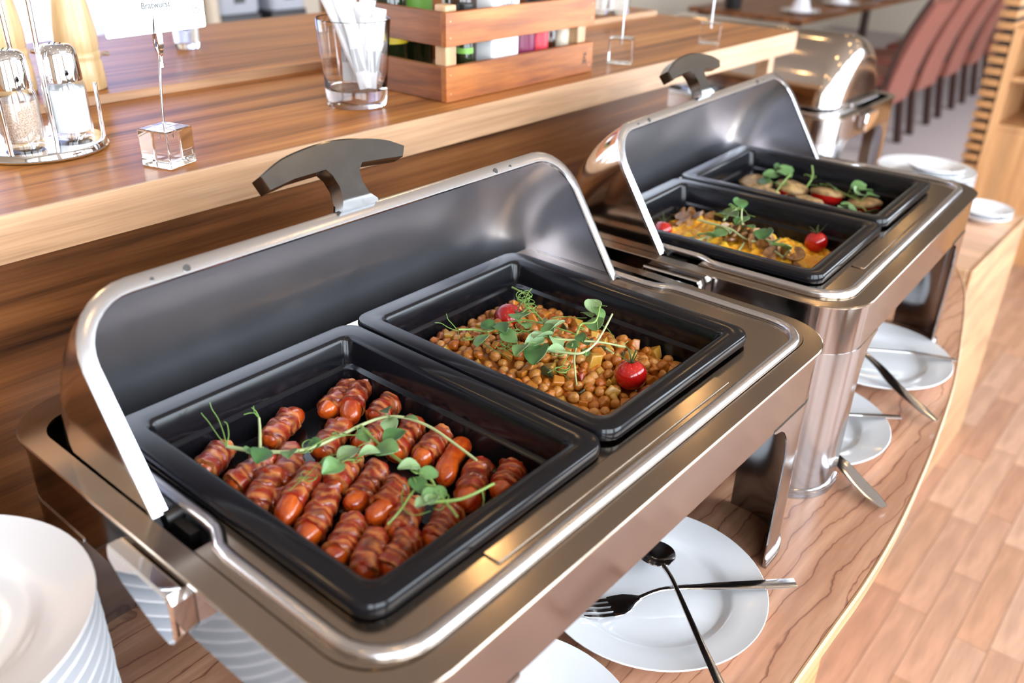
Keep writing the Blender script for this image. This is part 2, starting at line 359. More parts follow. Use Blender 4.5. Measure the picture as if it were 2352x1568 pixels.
# ------------------------------------------------------------------ chafing dishes (roll-top)
CX0, CX1, CY0, CY1 = -0.050, 0.620, -0.3845, 0.098
PIV_Y, PIV_Z, LID_R, LID_X0, LID_X1 = -0.125, -0.018, 0.1755, -0.0285, 0.5745
BASE = 0.285
def lid_parts(parent, th0, th1, loc):
    """roll-top hood: a profile in (x, r) turned about the side pivots; th measured from +y towards +z"""
    rc = 0.055; prof = [(LID_X0, 0.004), (LID_X0, 0.03), (LID_X0, 0.07), (LID_X0, LID_R-rc)]
    for k in range(1, 9):
        a = PI-PI/2*k/8; prof.append((LID_X0+rc+rc*math.cos(a), LID_R-rc+rc*math.sin(a)))
    for k in range(1, 8): prof.append((LID_X0+rc+(LID_X1-LID_X0-2*rc)*k/8, LID_R))
    for k in range(0, 9):
        a = PI/2-PI/2*k/8; prof.append((LID_X1-rc+rc*math.cos(a), LID_R-rc+rc*math.sin(a)))
    prof += [(LID_X1, 0.07), (LID_X1, 0.03), (LID_X1, 0.004)]
    def at(x, r, t): return (x, PIV_Y+r*math.cos(t), PIV_Z+r*math.sin(t))
    n = max(14, int(abs(th1-th0)/math.radians(4)))
    grid = [[at(x, r, th0+(th1-th0)*i/n) for x, r in prof] for i in range(n+1)]
    lid = MB().sheet(grid, 0.0012, 1, 0).build('lid', ['lid_outer_steel', 'lid_inner_steel'], parent, loc, angle=60)
    # rolled rim round the mouth
    w = 0.0108; m = MB(); tv = Vector((0, -math.sin(th0), math.cos(th0)))*(1 if th0 > th1 else -1)
    pts = prof; rings = []
    for i, (x, r) in enumerate(pts):
        a = Vector(pts[min(i+1, len(pts)-1)])-Vector(pts[max(i-1, 0)]); nn = Vector((a.y, -a.x)).normalized()
        q = []
        for u, v in ((-0.0022, -0.002), (-0.0022, 0.002), (0.001, 0.0036), (w-0.001, 0.0036), (w, 0.002), (w, -0.001)):
            q.append(tuple(Vector(at(x+nn.x*u, max(0.0, r+nn.y*u), th0))+tv*v))
        rings.append(q)
    rim = m.loft(rings, True, True, True).build('rim', 'rim_steel', lid, angle=30)
    for x in (0.075, 0.045, 0.45, 0.475):
        c = at(x, LID_R-0.0055, th0); big = 0.0032 if x in (0.075, 0.45) else 0.0016
        MB().tube([tuple(Vector(c)+tv*0.0034), tuple(Vector(c)+tv*0.0042)], big, 10).build('rivet', 'handle_steel', lid)
    # T-shaped handle standing on the rim
    up = [(.169, .225), (.196, .2355), (.228, .2405), (.2575, .2415), (.288, .2375), (.318, .230), (.337, .220)]
    dn = [(.330, .210), (.304, .2125), (.279, .2145), (.272, .2075), (.270, .196), (.2725, .183), (.279, .1755), (.236, .1755), (.2405, .184), (.2425, .197), (.2405, .209), (.236, .2165), (.2, .2155), (.172, .211)]
    up = [(q[0], q[1]) for q in smooth_path([(x, r, 0) for x, r in up], 4)]
    poly = up+dn; hm = MB(); nn = len(poly)
    rings = []
    for d, s_ in ((-0.004, 0.93), (-0.0025, 1.0), (0.012, 1.0), (0.0135, 0.93)):
        cx, cr = 0.255, 0.215
        rings.append([tuple(Vector(at(cx+(x-cx)*(1 if s_ == 1 else 0.992), cr+(r-cr)*s_, th0))+tv*(d-0.004)) for x, r in poly])
    hm.loft(rings, True, True, True); 
    hd = hm.build('handle', 'handle_steel', lid, angle=30)
    pl = MB(); q = []
    for d in (-0.012, 0.0):
        q.append([tuple(Vector(at(x, r, th0))+tv*d) for x, r in ((.222, .1752), (.296, .1752), (.292, .1785), (.226, .1785))])
    pl.loft(q, True, True, True).build('handle_plate', 'handle_steel', lid)
    return lid
def make_chafer(th0=math.radians(57), th1=math.radians(-18), label=''):
    r = empty('chafing_dish', (0, 0, -BASE), 0, label, 'chafing dish', 'roll-top chafing dishes')
    L = (0, 0, BASE)
    R4 = [.062, .055, .055, .062]
    out = rr(CX0, CX1, CY0, CY1, R4, 8); inn = rr(-.031, .604, -.3635, .064, [.046, .03, .03, .046], 8)
    out2 = rr(CX0+.001, CX1-.001, CY0+.001, CY1-.001, R4, 8)
    MB().loft([ring(inn, -.0165), ring(out, -.0165), ring(out, -.0148), ring(out2, -.0138), ring(inn, -.0138), ring(inn, -.0165)]).build('top_flange', 'satin_steel', r, L, angle=25)
    # inner plate of the water pan, with the slots of the lid left open at both sides
    m = MB(); zt, zb = -.0125, -.0150
    f = [p for p in rr(-.0305, .6035, -.363, -.178, [.046, .004, .004, .046], 8)]
    x0, x1, y0, y1 = .016, .514, -.309, -.016
    m.prism(sorted_front(f, -.309), zb, zt)
    m.box(-.0305, x0, y0, -.178, zb, zt); m.box(x1, .6035, y0, -.178, zb, zt)
    m.box(-.010, x0, -.178, .014, zb, zt); m.box(x1, .583, -.178, .014, zb, zt); m.box(x0, x1, y1, .014, zb, zt)
    m.build('water_pan', 'satin_steel', r, L)
    # long shallow pressed panel along the front
    MB().box(.10, .437, -.3455, -.3285, zt-.0003, zt+.0016).build('front_strip', 'satin_steel', r, L, 0.001)
    # raised bead that follows the water pan and turns in round the slots
    P = [(-.0065, .012), (-.0065, -.05), (-.0065, -.12), (-.0065, -.160), (-.008, -.172), (-.0125, -.181), (-.0175, -.190), (-.019, -.205), (-.019, -.30)]
    for k in range(0, 7):
        a = PI+PI/2*k/6; P.append((.023+.042*math.cos(a), -.315+.042*math.sin(a)))
    Q = [(.573-x+.0, y) for x, y in P]
    P = P+[(.15, -.357), (.286, -.357), (.42, -.357)]+Q[::-1]
    MB().tube([(x, y, -.0115) for x, y in P], 0.0056, 10, flat=0.9).build('bead', 'rim_steel', r, L, angle=70)
    # skirt
    so = rr(CX0+.004, CX1-.004, CY0+.004, CY1-.004, [.058, .051, .051, .058], 8); si = rr(CX0+.0055, CX1-.0055, CY0+.0055, CY1-.0055, [.0565, .0495, .0495, .0565], 8)
    MB().loft([ring(so, -.0165), ring(so, -.078), ring(si, -.078), ring(si, -.0165), ring(so, -.0165)]).build('skirt', 'polished_steel', r, L, angle=30)
    MB().loft([ring(si, -.072), ring(si, -.074)], True, True, True).build('tub', 'dark_steel', r, L)  # dark plate added to stand for the shaded void below the lid slots
    # four corner legs, bent sheets that flare into the skirt
    def leg(k):
        cx, cy, a0 = (((CX1-.0635), (CY0+.0635), -PI/2), ((CX1-.0565), (CY1-.0565), 0), ((CX0+.0565), (CY1-.0565), PI/2), ((CX0+.0635), (CY0+.0635), PI))[k]
        R = (.0605, .0535, .0535, .0605)[k]; zs = [-BASE+.0005, -.25, -.20, -.16, -.14, -.125, -.112, -.10, -.09, -.084, -.080, -.0765]
        def pt(s, z, off=0):
            L_ = R*PI/2
            if s < 0: p = Vector((cx+(R+off)*math.cos(a0), cy+(R+off)*math.sin(a0))); d = Vector((math.sin(a0), -math.cos(a0))); p = p+d*(-s)
            elif s > L_: a = a0+PI/2; p = Vector((cx+(R+off)*math.cos(a), cy+(R+off)*math.sin(a))); d = Vector((-math.sin(a), math.cos(a))); p = p+d*(s-L_)
            else: a = a0+s/R; p = Vector((cx+(R+off)*math.cos(a), cy+(R+off)*math.sin(a)))
            return (p.x, p.y, z)
        grid = []
        for z in zs:
            fl_ = 0 if z < -.14 else .045*(1-math.sqrt(max(0, 1-min(1, ((z+.14)/.06))**2)))
            e = .024+fl_; S = [-e, -e*.5]+[R*PI/2*i/12 for i in range(13)]+[R*PI/2+e*.5, R*PI/2+e]
            grid.append([pt(s, z) for s in S])
        o = MB().sheet([g[::-1] for g in grid], 0.0016).build('leg', 'brushed_steel', r, L, angle=30)
        S = [-.024, -.012]+[R*PI/2*i/12 for i in range(13)]+[R*PI/2+.012, R*PI/2+.024]
        rings = []
        for s in S:
            q = [pt(s, -BASE+.0002, .0002)]
            for j in range(3):
                q += [pt(s, -BASE+.0003+j*.0042, .0034-j*.0006), pt(s, -BASE+.0003+j*.0042+.0032, .0034-j*.0006), pt(s, -BASE+.0003+j*.0042+.0038, .0016)]
            q.append(pt(s, -BASE+.0135, .0002)); rings.append(q)
        MB().loft(rings, True, True, True).build('foot_trim', 'brushed_steel', o, angle=25)
    for k in range(4): leg(k)
    # carrying handles on both short sides
    for sx in (0, 1):
        prof = [(-.118, -.020), (-.196, -.020), (-.200, -.026), (-.199, -.055), (-.190, -.068), (-.176, -.066), (-.132, -.046), (-.116, -.030)]
        m = MB(); rings = []
        for d, s_ in ((.0, .97), (.010, 1.0), (.0165, 1.0), (.0185, .95)):
            x = (CX0+.0035-d) if sx == 0 else (CX1-.0035+d)
            rings.append([(x, -.158+(y+.158)*s_, -.045+(z+.045)*s_) for y, z in prof])
        m.loft(rings, True, True, True).build('side_handle', 'chrome', r, L, angle=30)
    # pivot brackets of the lid in the slots
    for x in (-.016, .5795):
        MB().tube([(x-.007, PIV_Y, PIV_Z), (x+.007, PIV_Y, PIV_Z)], .007, 14).box(x-.004, x+.004, PIV_Y-.03, PIV_Y+.01, -.045, PIV_Z).build('pivot', 'dark_steel', r, L)
    lid_parts(r, th0, th1, L)
    return r
def sorted_front(f, ycut):
    """front strip of the plate: rounded at its two front corners, straight at y = ycut"""
    p = [q for q in f if q[1] < ycut]
    right = [q for q in p if q[0] > .28]; left = [q for q in p if q[0] <= .28]
    return left+right+[(.6035, ycut), (-.0305, ycut)]
chafer = make_chafer(label='near roll-top chafing dish holding the sausages and the chickpeas')
ch2 = copy_tree(chafer); ch2['label'] = 'middle roll-top chafing dish holding scrambled egg and gratin tomatoes'
C2 = (0.701, 0.0035, 0.045, 0.955)                       # x, y, turn, stretch along x
ch2.location = (C2[0], C2[1], -BASE); ch2.rotation_euler.z = C2[2]; ch2.scale.x = C2[3]
ch3 = make_chafer(math.radians(176), math.radians(-4), 'closed roll-top chafing dish on the counter by the chairs')
ch3.location = (2.286, 0.74, -.365); ch3.rotation_euler.z = -PI/2
def to2(x, y): c, s = math.cos(C2[2]), math.sin(C2[2]); x *= C2[3]; return (C2[0]+c*x-s*y, C2[1]+s*x+c*y)
# ------------------------------------------------------------------ black food pans
def pan_mesh():
    w, d = .132, .162; m = MB(); R = []
    for ins, z, q in ((.004, -.0125, .016), (.0005, -.0115, .0185), (.0, -.004, .019), (.0015, -.0008, .018), (.004, 0, .017), (.0185, -.0004, .011), (.0215, -.0022, .010), (.0235, -.006, .0095),
                      (.0265, -.0285, .0095), (.0275, -.0295, .009), (.0305, -.0302, .009), (.0315, -.0312, .009), (.0335, -.052, .009), (.0355, -.0552, .009), (.040, -.056, .008)):
        R.append(ring(rr(-w+ins, w-ins, -d+ins, d-ins, q, 5), z))
    m.loft(R, True, False, True)
    R2 = [R[0]]
    for ins, z, q in ((.018, -.0125, .012), (.022, -.02, .012), (.0315, -.0555, .01), (.037, -.0585, .01)): R2.append(ring(rr(-w+ins, w-ins, -d+ins, d-ins, q, 5), z))
    m.loft(R2, True, False, True)
    return m.mesh('food_pan', 'black_melamine', 35)
PM = pan_mesh()
def place_pan(x, y, z, rz, label, sx=1):
    o = link('food_pan', PM, None, (x, y, z)); o.rotation_euler.z = rz; o.scale.x = sx
    return tag(o, label, 'pan', 'black food pans')
place_pan(.1325, -.1625, 0.0006, 0, 'black rectangular food pan full of bacon-wrapped sausages')
place_pan(.3975, -.1610, 0.0025, 0, 'black rectangular food pan full of chickpea stew')
for k, lb in ((0, 'black rectangular food pan full of scrambled egg and mushrooms'), (1, 'black rectangular food pan holding gratin tomatoes')):
    x, y = to2(.1325+.265*k, -.1600); place_pan(x, y, 0.0008+.002*k, C2[2], lb, C2[3])
# ------------------------------------------------------------------ food materials
def colmat(name, rough, coat=0.0, sss=0.0, bs=0.0, bscale=300, ov=0.35, ovs=180, spec=0.5):
    m, nt, b = newmat(name)
    a = nd(nt, 'ShaderNodeVertexColor', layer_name='col'); n = tnoise(nt, coords(nt), ovs, 4)
    nt.links.new(mixc(nt, ov, a.outputs['Color'], n.outputs['Fac'], 'OVERLAY'), b.inputs['Base Color'])
    b.inputs['Roughness'].default_value = rough; b.inputs['Coat Weight'].default_value = coat; b.inputs['Coat Roughness'].default_value = 0.1
    b.inputs['Specular IOR Level'].default_value = spec
    if sss:
        b.inputs['Subsurface Weight'].default_value = sss; b.inputs['Subsurface Radius'].default_value = (0.006, 0.002, 0.001); b.inputs['Subsurface Scale'].default_value = 0.5
    if bs:
        n2 = tnoise(nt, coords(nt), bscale, 3); bump(nt, b, n2.outputs['Fac'], bs, 0.001)
colmat('sausage_skin', 0.22, 0.7, 0.0, 0.3, 220)
colmat('bacon', 0.32, 0.45, 0.0, 0.45, 260, 0.4, 200)
colmat('chickpea', 0.36, 0.25, 0.0, 0.6, 500, 0.45, 420)
colmat('stew', 0.32, 0.3, 0.0, 0.8, 350, 0.5, 260)
colmat('egg', 0.42, 0.15, 0.25, 0.5, 260, 0.3, 160)
colmat('gratin', 0.5, 0.1, 0.0, 0.8, 300, 0.6, 160)
def mush_mat():
    m, nt, b = newmat('mushroom'); n = tnoise(nt, coords(nt), 120, 4)
    r = ramp(nt, [(0.3, (0.08, 0.028, 0.008)), (0.5, (0.30, 0.135, 0.045)), (0.7, (0.56, 0.32, 0.13))]); nt.links.new(n.outputs['Fac'], r.inputs[0])
    nt.links.new(r.outputs[0], b.inputs['Base Color']); b.inputs['Roughness'].default_value = 0.35; b.inputs['Coat Weight'].default_value = 0.2
mush_mat()
plain('tomato_skin', (0.50, 0.008, 0.006), 0.16, coat=0.6, var=0.15, vs=60)
plain('calyx_green', (0.045, 0.075, 0.018), 0.6)
plain('dice_yellow', (0.52, 0.27, 0.035), 0.35, coat=0.3, var=0.25, vs=250)
plain('dice_orange', (0.50, 0.17, 0.015), 0.35, coat=0.3, var=0.3, vs=250)
plain('dice_green', (0.055, 0.06, 0.022), 0.35, coat=0.3, var=0.3, vs=250)
plain('dice_red', (0.36, 0.035, 0.012), 0.35, coat=0.3, var=0.2, vs=250)
def leaf_mats():
    for nme, a, c in (('leaf_green', (0.085, 0.20, 0.055), (0.17, 0.32, 0.12)), ('leaf_dark', (0.035, 0.11, 0.03), (0.075, 0.185, 0.055)), ('leaf_pale', (0.20, 0.34, 0.16), (0.30, 0.44, 0.23))):
        m, nt, b = newmat(nme); n = tnoise(nt, coords(nt), 260, 4)
        nt.links.new(mixc(nt, n.outputs['Fac'], a, c), b.inputs['Base Color']); b.inputs['Roughness'].default_value = 0.38
        b.inputs['Transmission Weight'].default_value = 0.0; b.inputs['Subsurface Weight'].default_value = 0.15; b.inputs['Subsurface Scale'].default_value = 0.003
leaf_mats()
plain('stem_green', (0.26, 0.40, 0.10), 0.4, var=0.25, vs=90, coat=0.2)
plain('stem_pale', (0.46, 0.54, 0.26), 0.4, var=0.2, vs=90, coat=0.2)
plain('tendril_green', (0.18, 0.32, 0.07), 0.45)
def fbm(x, y, z, s): return noise.fractal(Vector((x*s, y*s, z*s)), 1.0, 2.0, 4)
# ------------------------------------------------------------------ bacon-wrapped sausages
def lerp3(a, b, t): t = max(0, min(1, t)); return tuple(x+(y-x)*t for x, y in zip(a, b))
def sausage_meshes(seed, Lg, R, bend, cover):
    rnd = random.Random(seed); o = rnd.random()*50
    def axis(t): return Vector((Lg*(t-0.5), bend*(4*t*(1-t))*Lg, 0))
    def rad(t):
        e = min(t, 1-t)*Lg/R
        return R*(math.sqrt(max(0.0, 1-(1-min(1, e))**2)) if e < 1 else 1.0)*(1+0.05*math.sin(9*t+o))
    m = MB(); rings = []; cols = []
    ts = [0.003, 0.015, 0.04, 0.08, 0.13, 0.2]+[0.2+0.6*k/9 for k in range(1, 9)]+[0.8, 0.87, 0.92, 0.96, 0.985, 0.997]
    for t in ts:
        c = axis(t); r_ = rad(t); q = []
        for k in range(16):
            a = 2*PI*k/16; w = 1+0.10*fbm(o+math.cos(a), math.sin(a), t*4, 1.1); rr_ = r_*w
            q.append((c.x, c.y+rr_*math.cos(a), c.z+rr_*math.sin(a)))
            d = fbm(o+9+math.cos(a)*.8, math.sin(a)*.8, t*3, 1.3)
            cols.append(lerp3((0.66, 0.115, 0.008), (0.34, 0.018, 0.005), 0.4+0.95*d))
        rings.append(q)
    m.loft(rings, True, True, True); m.c = cols
    body = m.mesh('sausage', 'sausage_skin', 60)
    b = MB(); rings = []; cols = []; turns = rnd.choice((1.7, 2.1, 2.6)); t0, t1 = cover; sg = rnd.choice((1, -1)); n = 60
    for i in range(n+1):
        t = t0+(t1-t0)*i/n; c = axis(t); q = []
        for k in range(28):
            a = 2*PI*k/28; ph = turns*(t-t0)/(t1-t0)+sg*a/(2*PI)+o; s = ph-math.floor(ph)
            wob = fbm(o+math.cos(a), math.sin(a), t*5, 1.6)
            endw = 0.0016*math.exp(-((min(i, n-i))/2.0)) if i not in (0, n) else 0.0
            d = 0.0004+0.0019*(1-s)**0.8+0.0010*wob+endw*(1+wob)
            if i in (0, n): d = 0.0001
            rr_ = max(rad(t), R*0.72)+d
            q.append((c.x+0.002*wob, c.y+rr_*math.cos(a), c.z+rr_*math.sin(a)))
            st = 0.5+0.5*math.sin(2*PI*s*1.6+2.4*fbm(o+4+math.cos(a), math.sin(a), t*6, 1.0)); f = st**2.6
            dk = fbm(o+20+math.cos(a)*.7, math.sin(a)*.7, t*4, 1.2)
            col = lerp3((0.34, 0.024, 0.008), (0.64, 0.225, 0.062), f*.95)
            col = lerp3(col, (0.10, 0.012, 0.008), 0.02+1.2*dk)
            if s < 0.05: col = lerp3(col, (0.12, 0.016, 0.010), 0.6)
            cols.append(col)
        rings.append(q)
    b.loft(rings, True, False, False); b.c = cols
    return body, b.mesh('bacon', 'bacon', 75)
SV = [sausage_meshes(11, .062, .0099, 0.05, (.16, .84)), sausage_meshes(12, .058, .0105, -0.04, (.22, .90)), sausage_meshes(13, .054, .0102, 0.02, (.08, .80)),
      sausage_meshes(14, .060, .0101, 0.08, (.28, .94)), sausage_meshes(15, .050, .0107, 0.0, (.10, .92)), sausage_meshes(16, .066, .0096, -0.06, (.30, .97)), sausage_meshes(17, .056, .0103, 0.03, (.05, .70))]
SAUS = [ # ends of the axis seen from above, extra height, mesh, label
 ((.173,-.065),(.228,-.040),0,0,'bacon-wrapped sausage at the back wall of its pan, bare tip on the sprig side'),
 ((.184,-.090),(.242,-.057),0,3,'bacon-wrapped sausage with a wrinkled bare tip next to the back wall pair'),
 ((.110,-.067),(.159,-.045),0,6,'lone bacon-wrapped sausage below the pronged tendrils'),
 ((.200,-.108),(.246,-.100),.002,4,'dark browned bacon-wrapped sausage behind the arching stem'),
 ((.045,-.064),(.080,-.034),0,4,'pink bacon-wrapped sausage in the corner under the curling tendrils'),
 ((.049,-.098),(.098,-.087),0,2,'bacon-wrapped sausage below the round leaf at the long stem start'),
 ((.047,-.134),(.088,-.106),0,6,'short crusty bacon-wrapped sausage by the lid-slot wall of its pan'),
 ((.050,-.165),(.113,-.130),0,5,'long thin bacon-wrapped sausage below the round hanging leaf'),
 ((.047,-.194),(.100,-.161),0,1,'striped bacon-wrapped sausage lying against the long thin one'),
 ((.100,-.189),(.150,-.167),0,3,'sausage with a bare orange end below the leaf cluster'),
 ((.098,-.216),(.147,-.192),0,3,'sausage with a bare red end in the middle of the pan'),
 ((.047,-.228),(.094,-.200),0,0,'bacon-wrapped sausage next to the front corner sausage'),
 ((.050,-.258),(.091,-.231),0,4,'bacon-wrapped sausage standing nearest the front corner of its pan'),
 ((.066,-.268),(.109,-.252),0,2,'shiny bacon-wrapped sausage along the front wall of its pan'),
 ((.098,-.244),(.134,-.223),0,4,'bacon-wrapped sausage half hidden under the forked stems'),
 ((.110,-.270),(.153,-.250),0,2,'bacon-wrapped sausage under the stem that crosses the front rim'),
 ((.160,-.261),(.213,-.228),0,1,'bacon-wrapped sausage under the tip of the arching stem'),
 ((.174,-.222),(.229,-.196),0,-1,'bare reddish brown sausage without bacon beside the arching stem'),
 ((.178,-.187),(.237,-.171),0,0,'bacon-wrapped sausage with a burnt black mark on its end'),
 ((.172,-.162),(.224,-.140),0,2,'bacon-wrapped sausage under the top of the arching stem'),
 ((.190,-.268),(.238,-.254),0,1,'bacon-wrapped sausage with a loose flap at the far front corner'),
 ((.131,-.112),(.176,-.095),0,6,'pale bacon-wrapped sausage lying under the straight part of the long stem'),
 ((.084,-.122),(.122,-.084),-.004,4,'dark sausage almost hidden below the long stem'),
 ((.105,-.160),(.144,-.140),0,4,'dark red sausage behind the round hanging leaf'),
 ((.160,-.128),(.205,-.124),0,2,'dark sausage tucked below the top leaves of the arching stem'),
 ((.094,-.144),(.060,-.128),-.006,2,'sausage lying low between the crusty one and the round leaf'),
]
for a, b, dz, k, lb in SAUS:
    a, b = [Vector((min(.227, max(.040, q[0])), min(-.042, max(-.284, q[1])))) for q in (a, b)]; mid = (a+b)/2; ang = math.atan2(b.y-a.y, b.x-a.x); L = (b-a).length
    kk = 5 if k < 0 else k
    body, bac = SV[kk]; rnd = random.Random(int(mid.x*1e5))
    o = link('sausage', body, None, (mid.x, mid.y, -.056+.0118+dz)); base = (.062, .058, .054, .060, .050, .066, .056)[kk]
    sc = max(0.72, min(1.15, (L+.006)/base)); o.scale = (sc, 1.0, 1.0)
    o.rotation_euler = (rnd.uniform(0, 6.28), rnd.uniform(-.06, .06), ang); tag(o, lb, 'sausage', 'sausages in the nearest pan')
    if k >= 0: link('bacon', bac, o)
# ------------------------------------------------------------------ chickpea stew
def heap2(x, y):
    u = (x-.3975)/.098; v = (y+.162)/.128
    d = max(0, 1-abs(u)**2.6)*max(0, 1-abs(v)**3.2)
    return -.050+.025*d+.008*fbm(x, y, 0, 24)
def stew():
    m = MB(); n1, n2 = 64, 80; cols = []; rows = []
    for j in range(n2+1):
        row = []
        for i in range(n1+1):
            x = .3975+.0945*(2*i/n1-1); y = -.161+.1245*(2*j/n2-1)
            z = heap2(x, y)-.0015+.0045*fbm(x, y, 3, 120)
            row.append((x, y, z)); cols.append(lerp3((0.32, 0.075, 0.005), (0.54, 0.175, 0.012), .5+fbm(x, y, 9, 90)))
        rows.append(row)
    m.loft(rows, False); m.c = cols
    tag(m.build('stew_sauce', 'stew', angle=80), 'thick orange sauce and crumbs between the chickpeas of the stew', 'sauce', kind='stuff')
stew()
def pea_mesh(seed, c0, c1, mash=0.0):
    rnd = random.Random(seed); o = rnd.random()*30; m = MB(); cols = []; rings = []; nj, nk = 10, 16
    for j in range(1, nj):
        th = PI*j/nj; q = []
        for k in range(nk):
            a = 2*PI*k/nk; X, Y, Z = math.sin(th)*math.cos(a), math.sin(th)*math.sin(a), math.cos(th)
            f = fbm(o+X, Y, Z, 1.3); g_ = fbm(o+7+X, Y, Z, 3.0); r_ = 1+(0.10+.35*mash)*f+(.03+.12*mash)*g_
            if j == 1: r_ *= 1.18
            if j == 2: r_ *= 1.05
            dd = min(abs(a-PI), 2*PI-abs(a-PI)); r_ *= 1-0.13*math.exp(-(dd/0.35)**2)*math.sin(th)
            q.append((.0059*r_*X, .0059*r_*Y, .0059*r_*Z)); cols.append(lerp3(c0, c1, .45+1.0*f-.8*g_+.5*math.exp(-(dd/0.4)**2)))  # crease and small dents coloured darker, shade put into the colour
        rings.append(q)
    m.loft(rings, True, True, True); m.c = cols; return m.mesh('chickpea', 'chickpea', 70)
PEAS = [pea_mesh(s, a, b, k) for s, a, b, k in ((1, (.58, .245, .045), (.44, .14, .015), 0), (2, (.66, .31, .08), (.52, .19, .03), 0), (3, (.52, .16, .012), (.38, .085, .004), .35), (4, (.55, .19, .02), (.42, .11, .008), .15), (5, (.70, .36, .11), (.56, .22, .04), 0), (6, (.50, .14, .008), (.36, .075, .003), .8), (7, (.58, .21, .022), (.44, .12, .008), .9), (8, (.62, .27, .055), (.48, .165, .02), .2))]
def dice_mesh(seed, mat, flat=1.0):
    rnd = random.Random(seed); bm = bmesh.new(); bmesh.ops.create_cube(bm, size=.0098)
    for v in bm.verts: v.co += Vector([rnd.uniform(-.0027, .0027) for _ in range(3)]); v.co.z *= flat
    bmesh.ops.bevel(bm, geom=bm.edges[:], offset=.0019, segments=3, affect='EDGES', profile=.6)
    me = bpy.data.meshes.new('vegetable_dice'); bm.to_mesh(me); bm.free(); me.materials.append(MATS[mat])
    me.polygons.foreach_set('use_smooth', [True]*len(me.polygons)); me.set_sharp_from_angle(angle=math.radians(60)); return me
DICE = [dice_mesh(1, 'dice_yellow'), dice_mesh(2, 'dice_yellow', .7), dice_mesh(3, 'dice_orange', .8), dice_mesh(4, 'dice_orange'), dice_mesh(5, 'dice_green', .4), dice_mesh(6, 'dice_red', .5)]
DLAB = [('yellow diced vegetable piece in the chickpea stew', 'diced vegetables, yellow'), ('yellow diced vegetable piece in the chickpea stew', 'diced vegetables, yellow'), ('orange diced vegetable piece in the chickpea stew', 'diced vegetables, orange'), ('orange diced vegetable piece in the chickpea stew', 'diced vegetables, orange'), ('dark green courgette skin piece in the chickpea stew', 'courgette pieces'), ('red pepper piece in the chickpea stew', 'red pepper pieces')]
TOM2 = [(.416, -.088), (.400, -.259)]
def fill_stew():
    rnd = random.Random(5); pts = []; peas = dice = tries = 0
    while tries < 40000 and (peas < 295 or dice < 85):
        tries += 1; x = .3975+.090*rnd.uniform(-1, 1); y = -.161+.120*rnd.uniform(-1, 1)
        md = 0.0098 if tries < 20000 else 0.0082
        if any((x-p)**2+(y-q)**2 < md*md for p, q in pts) or any((x-p)**2+(y-q)**2 < .0135**2 for p, q in TOM2): continue
        pts.append((x, y)); z = heap2(x, y)+rnd.uniform(0.0, .005)
        if rnd.random() < .22 and dice < 85:
            k = rnd.choices(range(6), (5, 5, 5, 4, 1.2, 1.0))[0]; o = link('vegetable_dice', DICE[k], None, (x, y, z)); dice += 1
            s = rnd.uniform(.75, 1.15); o.scale = (s, s, s); tag(o, DLAB[k][0], 'vegetable', DLAB[k][1])
        elif peas < 295:
            o = link('chickpea', rnd.choice(PEAS), None, (x, y, z)); peas += 1; s = rnd.uniform(.80, 1.12); o.scale = (s*rnd.uniform(.85, 1.1), s*rnd.uniform(.85, 1.1), s)
            tag(o, 'chickpea in the orange stew', 'chickpea', 'chickpeas in the stew')
        else: continue
        o.rotation_euler = (rnd.uniform(0, 6.28), rnd.uniform(0, 6.28), rnd.uniform(0, 6.28))
fill_stew()
# ------------------------------------------------------------------ cherry tomatoes
def tomato_meshes():
    m = MB(); rings = []
    for j in range(1, 14):
        th = PI*j/14; r_ = 1.0-0.16*math.exp(-(th/0.30)**2)-0.05*math.exp(-((PI-th)/0.3)**2)
        rings.append([(r_*math.sin(th)*math.cos(2*PI*k/24)*1.02, r_*math.sin(th)*math.sin(2*PI*k/24)*1.02, r_*math.cos(th)*.97) for k in range(24)])
    body = m.loft(rings, True, True, True).mesh('cherry_tomato', 'tomato_skin', 80)
    c = MB(); rnd = random.Random(4)
    for k in range(6):
        a = 2*PI*k/6+.3; L = rnd.uniform(.6, .95); up = rnd.uniform(.25, .9); pts = [(0, 0, .80), (L*.35*math.cos(a), L*.35*math.sin(a), .90+up*.2), (L*.7*math.cos(a+.1), L*.7*math.sin(a+.1), .92+up*.6), (L*math.cos(a+.25), L*math.sin(a+.25), .90+up)]
        c.tube(smooth_path(pts, 3), [.07-.006*i for i in range(10)], 6, flat=.4)
    c.tube([(0, 0, .78), (.02, .03, 1.0), (.02, .12, 1.35), (-.1, .25, 1.7)], [.07, .06, .055, .06], 6)
    return body, c.mesh('calyx', 'calyx_green', 60)
TB, TC = tomato_meshes()
for x, y, z, r_, rx, ry, lb in ((.416, -.088, -.0225, .0165, -.75, .55, 'red cherry tomato at the back of the stew, half hidden by leaves'), (.400, -.259, -.0215, .0158, .05, -.05, 'red cherry tomato near the front corner of the stew'),
        (.805, -.050, -.034, .0150, .2, .3, 'red cherry tomato at the lid side of the egg pan'), (.911, -.236, -.031, .0155, .0, .1, 'red cherry tomato at the front of the egg pan')):
    o = link('cherry_tomato', TB, None, (x, y, z)); o.scale = (r_, r_, r_); o.rotation_euler = (rx, ry, x*9); tag(o, lb, 'tomato', 'cherry tomatoes'); link('calyx', TC, o)
